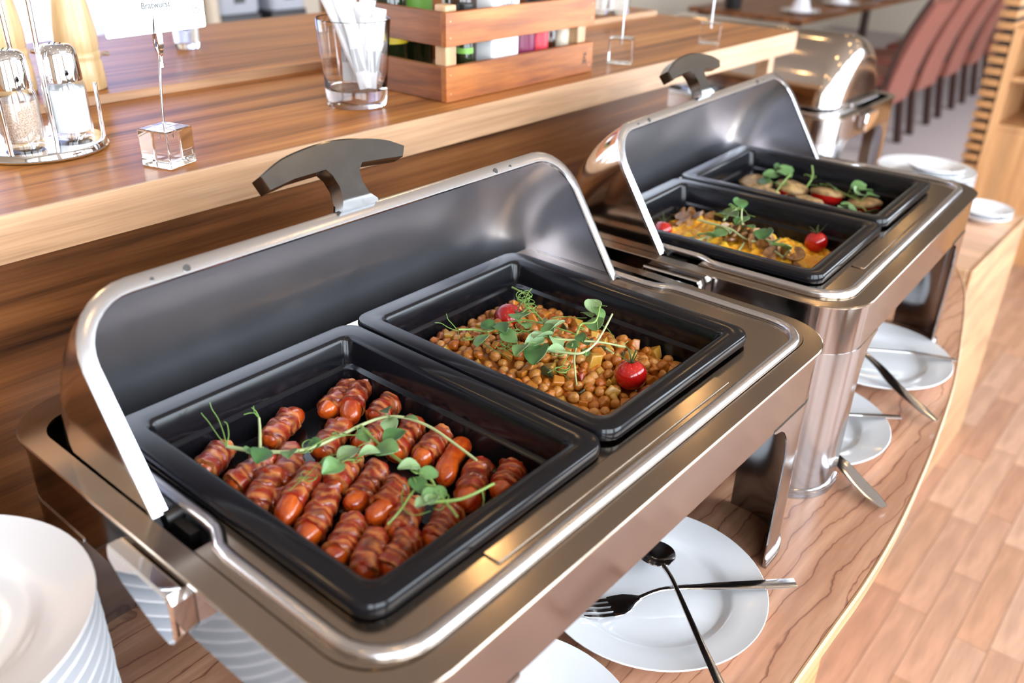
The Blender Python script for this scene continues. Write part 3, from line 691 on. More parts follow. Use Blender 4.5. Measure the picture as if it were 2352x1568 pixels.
# ------------------------------------------------------------------ scrambled egg, mushrooms
def from2(x, y):
    c, s = math.cos(C2[2]), math.sin(C2[2]); dx, dy = x-C2[0], y-C2[1]; return ((c*dx+s*dy)/C2[3], -s*dx+c*dy)
def heap3(x, y):
    lx, ly = from2(x, y); u = (lx-.1325)/.098; v = (ly+.160)/.128
    d = max(0, 1-abs(u)**2.4)*max(0, 1-abs(v)**3)
    return -.047+.021*d+.008*fbm(x, y, 1, 26)
def egg():
    m = MB(); n1, n2 = 90, 110; rows = []; cols = []
    for j in range(n2+1):
        row = []
        for i in range(n1+1):
            x, y = to2(.1325+.0950*(2*i/n1-1), -.160+.1250*(2*j/n2-1)); z = heap3(x, y)
            b = abs(noise.noise(Vector((x*75, y*75, 2))))+.5*abs(noise.noise(Vector((x*150, y*150, 7))))
            row.append((x, y, z+.0075*(b-.35))); cols.append(lerp3((0.85, 0.36, 0.008), (0.92, 0.56, 0.05), b*1.2+.3*fbm(x, y, 4, 40)))
        rows.append(row)
    m.loft(rows, False); m.c = cols
    tag(m.build('scrambled_egg', 'egg', angle=80), 'bright yellow scrambled egg filling the pan with mushrooms', 'egg', kind='stuff')
egg()
def mushroom_mesh(seed):
    rnd = random.Random(seed); P = []
    for k in range(9): a = PI*k/8; P.append((.0095*math.cos(a), .002+.0085*math.sin(a)))
    P += [(-.0098, -.001), (-.0072, -.0028), (-.0030, -.0008), (-.0026, -.0085), (.0026, -.0085), (.0030, -.0008), (.0072, -.0028), (.0098, -.001)]
    cv = rnd.uniform(-40, 40); m = MB(); rings = []
    for d in (-.0013, .0013): rings.append([(x, d+cv*x*x+12*y*y, y) for x, y in P])
    return m.loft(rings, True, True, True).mesh('mushroom_slice', 'mushroom', 40)
MM = [mushroom_mesh(s) for s in range(4)]
MUSH = [(0.9174,-0.0231),(0.9267,-0.0262),(0.92,-0.0385),(0.8992,-0.0235),(0.9247,-0.056),(0.9224,-0.0473),(0.9221,-0.0657),(0.8664,-0.0688),(0.846,-0.0595),(0.8913,-0.0465),(0.8357,-0.1326),(0.8489,-0.1408),(0.8607,-0.1422),(0.853,-0.1612),(0.8277,-0.1665),(0.8372,-0.1763),(0.8343,-0.1836),(0.8366,-0.1911),(0.8275,-0.2068),(0.8284,-0.2176),(0.8241,-0.2279),(0.8319,-0.2409),(0.8227,-0.2504),(0.8202,-0.1482),(0.8126,-0.1813),(0.8182,-0.1971),
        (.831,-.151),(.842,-.168),(.845,-.152),(.826,-.187),(.819,-.238),(.908,-.033),(.912,-.052),(.934,-.040),(.841,-.200),(.815,-.214)]
def mushrooms():
    rnd = random.Random(8)
    for i, (x, y) in enumerate(MUSH):
        o = link('mushroom_slice', rnd.choice(MM), None, (x, y, heap3(x, y)+rnd.uniform(.001, .008))); s = rnd.uniform(.9, 1.35); o.scale = (s, s, s)
        o.rotation_euler = (rnd.uniform(-1.3, 1.3), rnd.uniform(-.8, .8), rnd.uniform(0, 6.28))
        back = y > -.1
        tag(o, 'brown fried mushroom slice in the clump at the back of the egg pan' if back else 'brown fried mushroom slice in the clump along the egg pan', 'mushroom', 'mushroom slices, back clump' if back else 'mushroom slices, long clump')
mushrooms()
# ------------------------------------------------------------------ gratin tomato halves
def gratin_meshes(seed):
    rnd = random.Random(seed); o = rnd.random()*40; m = MB(); rings = []
    for r_, z in ((.004, 0), (.016, .001), (.024, .008), (.0265, .016), (.0262, .019)):
        rings.append([(r_*math.cos(2*PI*k/22)*(1+.04*fbm(o+math.cos(2*PI*k/22), math.sin(2*PI*k/22), 0, 1)), r_*math.sin(2*PI*k/22), z) for k in range(22)])
    body = m.loft(rings, True, True, True).mesh('gratin_tomato', 'tomato_skin', 70)
    c = MB(); rings = []; cols = []
    for r_, z in ((.0275, .0165), (.0285, .0195), (.026, .0225), (.020, .0245), (.013, .0258), (.006, .0262), (.001, .0262)):
        q = []
        for k in range(22):
            a = 2*PI*k/22; d = fbm(o+r_*60*math.cos(a), r_*60*math.sin(a), 0, 1.0); q.append((r_*math.cos(a)*(1+.08*d), r_*math.sin(a)*(1+.08*d), z+.0022*d))
            cols.append(lerp3((0.52, 0.33, 0.14), (0.12, 0.06, 0.03), .25+1.2*fbm(o+3+r_*90*math.cos(a), r_*90*math.sin(a), 5, 1)))
        rings.append(q)
    c.loft(rings, True, True, True); c.c = cols
    return body, c.mesh('crust', 'gratin', 70)
GR = [gratin_meshes(s) for s in (1, 2, 3)]
for i, (x, y, tx, lb) in enumerate(((1.124, -.040, .15, 'golden gratin tomato half nearest the lid in its pan'), (1.138, -.097, .2, 'gratin tomato half between the tall leaf tuft and the upright stem'), (1.140, -.158, .35, 'gratin tomato half showing its red side'),
        (1.138, -.224, .3, 'gratin tomato half nearest the front rim, under pea shoots'), (1.078, -.075, -.1, 'gratin tomato half low beside the pan divider'), (1.080, -.150, .1, 'gratin tomato half by the divider, below the red-sided one'))):
    b, c = GR[i % 3]; o = link('gratin_tomato', b, None, (x, y, -.0555)); o.rotation_euler = (tx*.4, -tx*.5, i*1.3); o.location.z += .026*abs(math.sin(tx*.6))
    tag(o, lb, 'tomato', 'gratin tomato halves'); cr = link('crust', c, o); cr['label'] = 'browned crumb crust'
# ------------------------------------------------------------------ pea shoots
def leaf_mesh(seed, mat):
    rnd = random.Random(seed); rows = []; L, Wd = .0150, .0062; cup = rnd.uniform(.15, .45)
    for i in range(9):
        t = i/8; w = Wd*math.sin(PI*min(1, (t*.94+.03)))**.62*(1.05-.25*t); row = []
        for k in range(-3, 4):
            u = k/3; row.append((L*t, w*u, cup*w*abs(u)**1.6-.25*L*(t-.4)**2+.0006*math.sin(5*t+2*u+seed)))
        rows.append(row)
    return MB().sheet(rows, .0003).mesh('leaf', mat, 70)
LEAF = [leaf_mesh(i, ('leaf_green', 'leaf_dark', 'leaf_pale', 'leaf_green')[i % 4]) for i in range(8)]
def sprig(name, label, stems, tendrils, leaves, r0=.0013, mat='stem_green', ls=1.12, seed=0, group='pea shoot sprigs'):
    """stems: lists of points; leaves: (x, y, z[, size]) - every leaf is hung on the nearest stem by a petiole"""
    rnd = random.Random(seed); S = [smooth_path(s, 6) for s in stems]; base = Vector(S[0][0]); L = tuple(-base)
    r = empty(name, base, 0, label, 'pea shoot', group); allp = [Vector(p) for s in S for p in s]
    for i, s in enumerate(S):
        q = r0*(1.0 if i == 0 else .85); o = MB().tube(s, [q*(1-.35*k/len(s)) for k in range(len(s))], 8).build('stem', mat, r, L, angle=80)
    for s in tendrils:
        p = smooth_path(s, 5); MB().tube(p, [.00055*(1-.45*k/len(p)) for k in range(len(p))], 6).build('tendril', 'tendril_green', r, L, angle=80)
    for lf in leaves:
        P = Vector(lf[:3]); size = (lf[3] if len(lf) > 3 else 1.0)*ls; near = min(allp, key=lambda q: (q-P).length); d = P-near
        if d.length > .03: near = P-d.normalized()*.02; d = P-near
        a = math.atan2(d.y, d.x) if d.length > .002 else rnd.uniform(0, 6.28)
        a += rnd.uniform(-.4, .4); half = .0075*size; st = P-Vector((math.cos(a), math.sin(a), 0))*half
        if (st-near).length > .003: MB().tube(smooth_path([near, (near+st)/2+Vector((0, 0, .001)), st], 3), .0005, 6).build('petiole', 'tendril_green', r, L, angle=80)
        o = link('leaf', rnd.choice(LEAF), r, tuple(st+Vector(L))); o.rotation_euler = (rnd.uniform(-.5, .5), rnd.uniform(-.45, .25), a); o.scale = (size, size*rnd.uniform(.9, 1.25), size)
    return r
def curls(rnd, p, n, rad=.006, up=.004):
    out = []
    for _ in range(n):
        a = rnd.uniform(0, 6.28); q = Vector(p); pts = [tuple(q)]; da = rnd.choice((-1, 1))*rnd.uniform(.7, 1.3)
        for k in range(5):
            q = q+Vector((math.cos(a), math.sin(a), rnd.uniform(-.2, .5)))*rad*.55; a += da; pts.append(tuple(q))
        out.append(pts)
    return out
R_ = random.Random(21)
sprig('pea_shoot', 'long arching pea shoot lying across the sausages',
 [[(0.0636,-0.0754,-0.02),(0.0784,-0.1031,-0.02),(0.1033,-0.1287,-0.019),(0.1354,-0.1351,-0.018),(0.1568,-0.1386,-0.016),(0.1766,-0.1448,-0.015),(0.1885,-0.1599,-0.014),(0.1927,-0.1881,-0.014),(0.191,-0.2207,-0.017),(0.1894,-0.2443,-0.02)],
  [(0.0776,-0.1028,-0.018),(0.091,-0.0848,-0.014),(0.0994,-0.0728,-0.01)]],
 [[(0.0621,-0.0781,-0.018),(0.0631,-0.065,-0.0135),(0.066,-0.0487,-0.009),(0.0651,-0.0429,-0.0045),(0.063,-0.0439,0.0)],[(0.0632,-0.0765,-0.018),(0.0688,-0.0643,-0.0122),(0.0729,-0.0518,-0.0065),(0.0729,-0.0448,-0.0007),(0.0732,-0.0422,0.005)],
  [(0.0632,-0.0765,-0.018),(0.0693,-0.0715,-0.0137),(0.0747,-0.0625,-0.0093),(0.0722,-0.0627,-0.005)],[(0.0994,-0.0728,-0.01),(0.1008,-0.0679,-0.0083),(0.0965,-0.065,-0.0067),(0.0897,-0.0655,-0.005)],[(0.0994,-0.0728,-0.01),(0.0996,-0.069,-0.005),(0.0965,-0.068,0.0)],
  [(0.0994,-0.0728,-0.01),(0.0985,-0.068,-0.006),(0.1010,-0.064,-0.002)],[(0.1016,-0.1311,-0.018),(0.1264,-0.1346,-0.015),(0.1434,-0.1484,-0.015),(0.1556,-0.1568,-0.015)]]+curls(R_, (.1354, -.1351, -.018), 4)+curls(R_, (.1033, -.1287, -.019), 3),
 [(0.0722,-0.1123,-0.016,1.35),(0.0682,-0.1032,-0.017,.8),(0.0876,-0.1293,-0.016,.9),(0.1784,-0.1476,-0.010,1.0),(0.1716,-0.1588,-0.012,1.05),(0.1901,-0.1667,-0.012,.75),(0.1474,-0.1523,-0.014,.9),(0.1127,-0.1287,-0.016,.8)], r0=.0018, mat='stem_pale', seed=1)
sprig('pea_shoot', 'leafy forked pea shoot lying over the middle of the sausages',
 [[(0.1535,-0.1425,-0.014),(0.1448,-0.1741,-0.013),(0.1381,-0.2125,-0.012),(0.1386,-0.239,-0.012),(0.1285,-0.2608,-0.012),(0.113,-0.2936,-0.006)],[(0.1332,-0.2516,-0.012),(0.1253,-0.2403,-0.013),(0.1006,-0.2465,-0.018),(0.0856,-0.248,-0.022)]],
 [[(0.1446,-0.1742,-0.014),(0.122,-0.1726,-0.016),(0.1117,-0.152,-0.018),(0.0841,-0.153,-0.024),(0.0676,-0.1521,-0.03)],[(0.1405,-0.2371,-0.013),(0.12,-0.2312,-0.015),(0.1039,-0.2455,-0.017),(0.1022,-0.2591,-0.017),(0.1127,-0.267,-0.015)]]+curls(R_, (.084, -.153, -.026), 4)+curls(R_, (.138, -.23, -.012), 4)+curls(R_, (.12, -.172, -.016), 3),
 [(0.097,-0.1729,-0.014,1.35),(0.1012,-0.1624,-0.016,.9),(0.1206,-0.1638,-0.014,1.25),(0.1565,-0.1818,-0.008,1.3),(0.138,-0.1895,-0.006,1.35),(0.1256,-0.1849,-0.010,1.2),(0.1344,-0.2213,-0.010,1.1),(0.1408,-0.2369,-0.010,.9),(0.1251,-0.2406,-0.010,1.1),(0.1133,-0.2596,-0.012,1.0),(0.1305,-0.2589,-0.010,.8),(0.1222,-0.2577,-0.010,1.0)], r0=.0015, mat='stem_green', seed=2)
sprig('pea_shoot', 'bare pea shoot stem reaching towards the front rim of the sausage pan', [[(0.1164,-0.2611,-0.012),(0.1321,-0.2803,-0.008),(0.1579,-0.2905,-0.003)]], [[(.1479, -.287, -.005), (.142, -.294, -.009), (.137, -.296, -.012)]]+curls(R_, (.122, -.268, -.011), 3), [(.119, -.262, -.010, .8)], r0=.0016, mat='stem_green', seed=3)
sprig('pea_shoot', 'pea shoot with curly tendrils at the lid side of the stew',
 [[(0.3342,-0.0883,-0.006),(0.3459,-0.0981,-0.0069),(0.3523,-0.1144,-0.0057),(0.3738,-0.1159,-0.0046),(0.3917,-0.1277,-0.0024),(0.3965,-0.1468,-0.0013),(0.3986,-0.1771,-0.0001),(0.3983,-0.2079,0.001)],[(0.3543,-0.1226,-0.006),(0.3711,-0.1283,-0.006),(0.3788,-0.1448,-0.006),(0.3767,-0.1626,-0.006)]],
 [[(0.3342,-0.0883,-0.008),(0.3286,-0.0797,-0.0047),(0.3258,-0.0719,-0.0013),(0.3177,-0.071,0.002)],[(0.3342,-0.0883,-0.008),(0.3354,-0.0784,-0.0033),(0.3339,-0.0738,0.0013),(0.3353,-0.0702,0.006)],[(0.3399,-0.0829,-0.012),(0.3297,-0.0924,-0.012),(0.3263,-0.1007,-0.012)],
  [(0.3423,-0.1099,-0.012),(0.3351,-0.1297,-0.012),(0.3336,-0.1472,-0.012),(0.3305,-0.1625,-0.012)],[(0.3527,-0.1307,-0.01),(0.3403,-0.1447,-0.01),(0.3362,-0.1593,-0.01),(0.3398,-0.1705,-0.01)]]+curls(R_, (.36, -.128, -.006), 6, .008)+curls(R_, (.345, -.145, -.01), 6, .008)+curls(R_, (.335, -.105, -.01), 3, .007)+curls(R_, (.352, -.160, -.008), 6, .009)+curls(R_, (.372, -.140, -.003), 5, .008),
 [(0.3586,-0.1254,0.0,1.2),(0.3327,-0.1217,-0.004,1.15),(0.3537,-0.1403,-0.002,1.1),(0.3807,-0.1366,0.001,1.0),(0.3919,-0.1224,0.004,1.25),(0.3556,-0.1097,-0.002,.9)], r0=.0012, mat='stem_green', ls=1.3, seed=4)
sprig('pea_shoot', 'pea shoot with the largest round leaves in the middle of the stew',
 [[(0.3735,-0.1774,0.0),(0.3856,-0.202,0.002),(0.3991,-0.2223,0.002),(0.4104,-0.2439,0.0)],[(0.3814,-0.2051,0.0),(0.3663,-0.2135,-0.0047),(0.35,-0.2266,-0.0093),(0.3372,-0.2385,-0.014)]],
 [[(0.3752,-0.2013,-0.01),(0.3599,-0.2053,-0.012),(0.3484,-0.2127,-0.014),(0.3427,-0.2259,-0.016)],[(0.356,-0.2083,-0.012),(0.3445,-0.2066,-0.012),(0.3339,-0.2058,-0.012)],[(.4104,-.2439,0),(.4084,-.2519,-.001),(.403,-.256,-.003)]]+curls(R_, (.348, -.213, -.012), 5, .008)+curls(R_, (.36, -.195, -.004), 4, .009),
 [(0.342,-0.1852,0.002,1.55),(0.3353,-0.1706,0.002,1.15),(0.3921,-0.1694,0.004,1.45),(0.3804,-0.1689,0.002,1.1),(0.3714,-0.1867,0.001,1.2),(0.3574,-0.1698,0.003,1.2),(0.3635,-0.1743,0.004,1.2),(0.3975,-0.207,0.0,.9),(0.3599,-0.1971,-0.002,1.0),(0.3759,-0.2031,0.002,.8),(0.3903,-0.2031,0.003,.8)], r0=.0014, mat='stem_pale', ls=1.25, seed=5)
sprig('pea_shoot', 'hooked pale pea shoot stem standing up from the stew',
 [[(0.3544,-0.1802,-0.004),(0.3583,-0.1998,-0.0008),(0.3656,-0.2209,0.0024),(0.384,-0.2235,0.0056),(0.4063,-0.218,0.0088),(0.4426,-0.2048,0.012)],[(0.403,-0.226,-0.005),(0.3994,-0.2372,-0.005)]], [[(0.4336,-0.189,0.0),(0.4329,-0.2049,0.0),(0.4197,-0.223,0.0),(0.4054,-0.2385,0.0),(0.4231,-0.2384,0.0)]], [(.372, -.223, .001, .7)], r0=.0015, mat='stem_pale', seed=6)
sprig('pea_shoot', 'pea shoot with an upright leafy tip at the far side of the stew',
 [[(0.3739,-0.2046,0.0),(0.3951,-0.1948,0.0035),(0.4107,-0.1893,0.007),(0.4188,-0.2001,0.0105),(0.4474,-0.1859,0.014)]],
 [[(0.4474,-0.1859,0.014),(0.4486,-0.1802,0.016),(0.4469,-0.178,0.018)],[(0.4474,-0.1859,0.014),(0.4464,-0.1911,0.016),(0.4438,-0.1966,0.018)],[(0.4163,-0.1476,-0.002),(0.4276,-0.1554,-0.002),(0.4341,-0.1667,-0.002),(0.4413,-0.1743,-0.002)]]+curls(R_, (.405, -.19, .005), 2),
 [(0.4536,-0.1717,0.004,1.05),(0.4401,-0.1876,0.006,1.15),(0.4247,-0.1961,0.004,1.1),(0.4402,-0.1748,0.003,.8)], r0=.0013, mat='stem_green', ls=1.3, seed=7)
sprig('pea_shoot', 'pea shoot of fine tangled tendrils beside the half hidden tomato',
 [[(0.4141,-0.1107,0.004),(0.4055,-0.1328,0.0027),(0.3914,-0.1603,0.0013),(0.3882,-0.1692,0.0)],[(0.4441,-0.0686,0.0),(0.4414,-0.0851,0.0),(0.4387,-0.1013,0.0)]],
 [[(0.4294,-0.0964,0.006),(0.4189,-0.1084,0.006),(0.4057,-0.1125,0.006),(0.404,-0.1239,0.006),(0.3903,-0.1268,0.006)],[(0.4426,-0.0978,0.008),(0.4238,-0.1061,0.008),(0.411,-0.1198,0.008),(0.4004,-0.135,0.008)]]+curls(R_, (.42, -.108, .006), 8, .009)+curls(R_, (.41, -.125, .004), 5, .009), [(.397, -.150, .002, .8)], r0=.0013, mat='stem_green', seed=8)
sprig('pea_shoot', 'large pea shoot lying over the scrambled egg and mushrooms',
 [[(0.8226,-0.0956,-0.01),(0.8211,-0.1223,-0.01),(0.8196,-0.1482,-0.01),(0.8154,-0.1731,-0.0163),(0.8247,-0.1977,-0.0207),(0.81,-0.2317,-0.025)],[(0.8442,-0.1235,-0.01),(0.8616,-0.1253,-0.0025),(0.8775,-0.131,0.005)],[(0.8453,-0.1527,-0.01),(0.8504,-0.147,0.0),(0.8532,-0.1447,0.01)],[(0.8183,-0.1275,-0.015),(0.7901,-0.129,-0.0225),(0.7793,-0.142,-0.03)],[(0.8103,-0.1749,-0.02),(0.7949,-0.1764,-0.025),(0.7799,-0.1777,-0.03)],[(0.8168,-0.1395,-0.02),(0.7992,-0.1266,-0.02),(0.7756,-0.1234,-0.02),(0.7691,-0.1061,-0.02)]],
 [[(0.8588,-0.1422,0.008),(0.8546,-0.1495,0.008),(0.8425,-0.1599,0.008),(0.8417,-0.1704,0.008)],[(0.8354,-0.2164,-0.02),(0.8412,-0.2276,-0.02),(0.8517,-0.2435,-0.02)]]+curls(R_, (.86, -.135, .006), 5, .008),
 [(0.8323,-0.1912,-0.012,1.4),(0.8039,-0.228,-0.014,1.4),(0.8167,-0.2112,-0.014,1.1),(0.8034,-0.1454,-0.012,1.4),(0.7576,-0.1191,-0.016,1.1),(0.8533,-0.1475,-0.008,1.2),(0.8483,-0.114,-0.008,1.2),(0.8463,-0.1347,-0.006,1.3),(0.8636,-0.1181,-0.004,1.0),(0.7841,-0.1308,-0.014,1.2),(0.7862,-0.1487,-0.012,1.0),(0.8384,-0.1653,-0.010,1.1),(.880, -.128, .006, 1.1)], r0=.0017, mat='stem_pale', ls=1.4, seed=9)
for nm, lb, st, lv, sd in (('pea_shoot', 'tufted pea shoot between the first two gratin tomatoes', [[(1.1174,-0.0996,-0.008),(1.1044,-0.0938,-0.0225),(1.0753,-0.0955,-0.035)], [(1.1174,-.0996,-.008), (1.135, -.09, -.012), (1.150, -.072, -.012)]], [(1.160,-0.062,-0.016,1.5),(1.152,-0.0801,-0.014,1.5),(1.1188,-0.067,-0.016,1.5),(1.1054,-0.0619,-0.022,1.4),(1.1289,-0.0854,-0.012,1.6),(1.15, -.072, -.012, 1.4),(1.0771,-0.1293,-0.028,1.2),(1.06,-0.1423,-0.03,1.2)], 31),
        ('pea_shoot', 'single upright pea shoot stem in the gratin tomato pan', [[(1.1469,-0.1194,-0.032),(1.1661,-0.12,-0.0175),(1.174,-0.1126,-0.001)]], [(1.1472,-0.1448,-0.026,1.3),(1.1588,-0.1565,-0.026,1.3)], 32),
        ('pea_shoot', 'pea shoot over the gratin tomato nearest the front rim', [[(1.1604,-0.1654,-0.028),(1.1365,-0.1962,-0.026),(1.1244,-0.2217,-0.026)], [(1.1164,-0.2223,-0.03),(1.0976,-0.2461,-0.035),(1.0982,-0.2608,-0.035)]], [(1.153,-0.2026,-0.014,1.5),(1.1401,-0.2084,-0.016,1.5),(1.1532,-0.214,-0.012,1.6),(1.1522,-0.2282,-0.018,1.4),(1.0764,-0.2105,-0.03,1.4),(1.072,-0.2274,-0.03,1.4),(1.081,-0.2506,-0.03,1.4),(1.0904,-0.2102,-0.028,1.4)], 33),
        ('pea_shoot', 'small pea shoot leaves in the back corner of the gratin pan', [[(1.049, -.010, -.05), (1.05, -.018, -.036), (1.052, -.028, -.030)]], [(1.0492,-0.022,-0.028,1.2),(1.0484,-0.0047,-0.030,1.1)], 34)):
    sprig(nm, lb, st, curls(R_, st[0][1], 3, .009), lv, r0=.0016, mat='stem_green', seed=sd)
# ------------------------------------------------------------------ white plates
def plate_mesh(R=.125):
    s = R/.125
    P = [(.001, .0035), (.055, .0032), (.076, .0035), (.081, .0052), (.086, .0092), (.091, .0112), (.105, .0140), (.121, .0182), (.1245, .0193), (.1252, .0188), (.1246, .0170), (.118, .0148), (.100, .0102), (.088, .0068), (.078, .0012), (.074, .0), (.068, .0), (.066, .0018), (.001, .0018)]
    return MB().lathe([(r*s, z) for r, z in P], 72).mesh('plate', 'porcelain', 35)
PLATE = plate_mesh()
def plate(x, y, z, lb, group, tilt=(0, 0), mesh=None):
    o = link('plate', mesh or PLATE, None, (x, y, z)); o.rotation_euler = (tilt[0], tilt[1], 0); return tag(o, lb, 'plate', group)
plate(.410, -.305, TZ, 'white plate with a fork and a sauce spoon under the near chafing dish', 'serving plates under the chafing dishes')
plate(.154, -.312, TZ, 'white plate cut by the picture edge under the near chafing dish', 'serving plates under the chafing dishes')
plate(.846, -.284, TZ, 'white plate half hidden behind the brushed front leg', 'serving plates under the chafing dishes')
plate(1.120, -.290, TZ, 'white plate with crossed cutlery under the middle chafing dish', 'serving plates under the chafing dishes')
NP = 16
for k in range(NP):
    z = TZ+k*.01407; lb = 'white plate, topmost of the tall stack by the near chafing dish' if k == NP-1 else ('white plate, lowest of the tall stack by the near chafing dish' if k == 0 else 'white plate inside the tall stack by the near chafing dish')
    rnd = random.Random(k); plate(-.186+rnd.uniform(-.0008, .0008), -.052+rnd.uniform(-.0008, .0008), z, lb, 'tall plate stack')
# ------------------------------------------------------------------ cutlery
def cut_handle(m, P, w, th):
    """flat handle along P with widths w and thickness th"""
    P = [Vector(p) for p in P]; rings = []
    for i, p in enumerate(P):
        t = (P[min(i+1, len(P)-1)]-P[max(i-1, 0)]).normalized(); a = t.cross(Vector((0, 0, 1))).normalized(); b = a.cross(t)
        ww, tt = w[i]/2, th[i]/2; rings.append([tuple(p+a*ww*x+b*tt*y) for x, y in ((-1, -.5), (-.75, -1), (.75, -1), (1, -.5), (1, .5), (.75, 1), (0, 1.25), (-.75, 1), (-1, .5))])
    m.loft(rings, True, True, True)
def interp(v, n):
    out = []
    for i in range(n):
        t = i/(n-1)*(len(v)-1); k = min(int(t), len(v)-2); out.append(v[k]+(v[k+1]-v[k])*(t-k))
    return out
def fork(P, label, group):
    """P: from the neck to the handle end; tines along the opposite direction"""
    base = Vector(P[0]); r = empty('fork', base, 0, label, 'fork', group); L = tuple(-base); Q = smooth_path(P, 5); m = MB()
    cut_handle(m, Q, interp([.006, .005, .0055, .008, .0115, .014, .0135], len(Q)), interp([.0035, .0035, .003, .003, .0026, .0022, .0018], len(Q))); m.build('handle', 'cutlery_steel', r, L, angle=50)
    d = (Vector(P[0])-Vector(P[1])); d.z = 0; d.normalize(); a = Vector((-d.y, d.x, 0)); o = Vector(P[0])
    def pt(u, v, dz=0): return tuple(o+d*u+a*v+Vector((0, 0, dz)))
    rows = []
    for u, w, z in ((-.002, .003, 0), (.006, .007, -.001), (.014, .0125, -.004), (.022, .0145, -.006), (.032, .0145, -.0065)):
        rows.append([pt(u, w*k/4, z-.0016*(1-(k/4)**2)) for k in range(-4, 5)])
    MB().sheet(rows, -.0014).build('head', 'cutlery_steel', r, L, angle=60)
    for k in range(4):
        v = -.0109+.00727*k; MB().loft([[pt(u, v+s*.0024*q, z+h) for s, h in ((-1, 0), (1, 0), (1, -.0014), (-1, -.0014))] for u, q, z in ((.031, 1, -.0062), (.045, .9, -.0050), (.060, .7, -.0020), (.066, .4, 0))], True, True, True).build('tine', 'cutlery_steel', r, L)
    return r
def spoon(P, label, group, bw=.024, bl=.036, name='spoon', w=(.006, .005, .005, .006, .0075, .0095, .0095), deep=.009):
    base = Vector(P[0]); r = empty(name, base, 0, label, 'spoon', group); L = tuple(-base); Q = smooth_path(P, 5); m = MB()
    cut_handle(m, Q, interp(list(w), len(Q)), interp([.0035, .0035, .003, .003, .003, .0026, .002], len(Q))); m.build('handle', 'cutlery_steel', r, L, angle=50)
    d = (Vector(P[0])-Vector(P[1])); d.z = 0; d.normalize(); a = Vector((-d.y, d.x, 0)); o = Vector(P[0]); rows = []
    for i in range(11):
        t = i/10; u = -.002+(2*bl+.002)*t; ww = bw*math.sin(PI*min(.985, max(.03, t*.97+.03)))**.55
        rows.append([tuple(o+d*u+a*ww*k/4+Vector((0, 0, .003*0-deep*math.sin(PI*t)*(1-(k/4)**2)**1.0))) for k in range(-4, 5)])
    MB().sheet(rows, -.0012).build('bowl', 'cutlery_steel', r, L, angle=70)
    return r
G = 'serving cutlery on the plates'
fork([(.381, -.3085, -.2688), (.395, -.3185, -.2635), (.412, -.331, -.2625), (.447, -.366, -.2625), (.480, -.401, -.2620), (.506, -.428, -.2605)], 'steel fork lying across the plate beside the sauce spoon', G)
spoon([(.432, -.306, -.2590), (.418, -.324, -.2560), (.399, -.346, -.2555), (.363, -.387, -.2560), (.332, -.424, -.2570), (.300, -.462, -.2585)], 'steel sauce spoon with a round bowl lying over the fork', G, .0215, .0215, deep=.010)
spoon([(.872, -.312, -.2640), (.885, -.332, -.2630), (.905, -.357, -.2630), (.937, -.398, -.2640)], 'narrow steel spoon handle over the plate behind the brushed leg', G)
spoon([(.800, -.312, -.2640), (.780, -.347, -.2610), (.764, -.379, -.2630), (.747, -.412, -.2710), (.731, -.450, -.2785)], 'broad flat steel server handle bending down beside the brushed leg', G, .024, .03, 'server', (.012, .014, .016, .018, .021, .022, .0215, .010))
spoon([(1.105, -.270, -.2640), (1.130, -.310, -.2630), (1.155, -.350, -.2630), (1.178, -.408, -.2640)], 'narrow steel spoon handle on the plate under the middle chafing dish', G)
spoon([(1.105, -.268, -.2600), (1.060, -.320, -.2580), (1.016, -.368, -.2620), (.976, -.438, -.2720)], 'broad flat steel server handle on the plate under the middle chafing dish', G, .022, .026, 'server', (.008, .010, .013, .016, .018, .019, .018, .009))
# ------------------------------------------------------------------ things on the raised counter
def sign_holder(x, y, label, rz=0.35, h=.125, card=False, size=.040, lean=(.004, .004)):
    z = ST; r = empty('sign_holder', (x, y, z), rz, label, 'sign holder', 'acrylic cube sign holders'); s = size/2
    MB().box(-s, s, -s, s, .0002, size).build('cube_base', 'acrylic', r, bevel=.0018)
    n = 24; p = [(lean[0]*t*t, lean[1]*t*t, size-.010+(h-size+.01)*t) for t in [k/n for k in range(n+1)]]
    MB().tube(p, .0013, 8).build('stem', 'cutlery_steel', r, angle=80)
    tp = p[-1]; MB().tube([(tp[0], tp[1], tp[2]-.012), (tp[0], tp[1], tp[2]+.002)], .0022, 10).build('ferrule', 'chrome', r)
    c = MB()
    for s_ in (-1, 1): c.loft([[(tp[0]+dx, tp[1]+s_*(g)+dy, tp[2]+zz) for dx, dy in ((-w, -.0008), (w, -.0008), (w, .0008), (-w, .0008))] for zz, w, g in ((-.002, .0012, .0012), (.010, .0036, .0026), (.020, .0040, .0022), (.040, .0018, .0011))], True, True, True)
    c.build('clip', 'chrome', r, angle=50)
    return r, tp
plain('card_white', (0.80, 0.81, 0.83), 0.6)
plain('ink_grey', (0.06, 0.06, 0.065), 0.7)
def ring_mesh(name, R, r_, mat): return MB().loft([[(rr_*math.cos(2*PI*k/32), yy, rr_*math.sin(2*PI*k/32)) for k in range(32)] for rr_, yy in ((R, 0), (R+r_, 0), (R+r_, -.0002), (R, -.0002), (R, 0))]).mesh(name, mat)
def text_obj(body, size, mat, loc, parent, name='lettering', rx=PI/2):
    cu = bpy.data.curves.new(name, 'FONT'); cu.body = body; cu.size = size; cu.align_x = 'CENTER'; cu.align_y = 'CENTER'; cu.extrude = .00008
    tmp = bpy.data.objects.new(name, cu); COL.objects.link(tmp); me = bpy.data.meshes.new_from_object(tmp); bpy.data.objects.remove(tmp); me.materials.clear(); me.materials.append(MATS[mat])
    o = link(name, me, parent, loc); o.rotation_euler = (rx, 0, 0); return o
sign_holder(.226, .240, 'clear acrylic cube sign holder with the menu card clip next to the salt shaker', rz=.30, h=.113, lean=(.0076, -.0024))
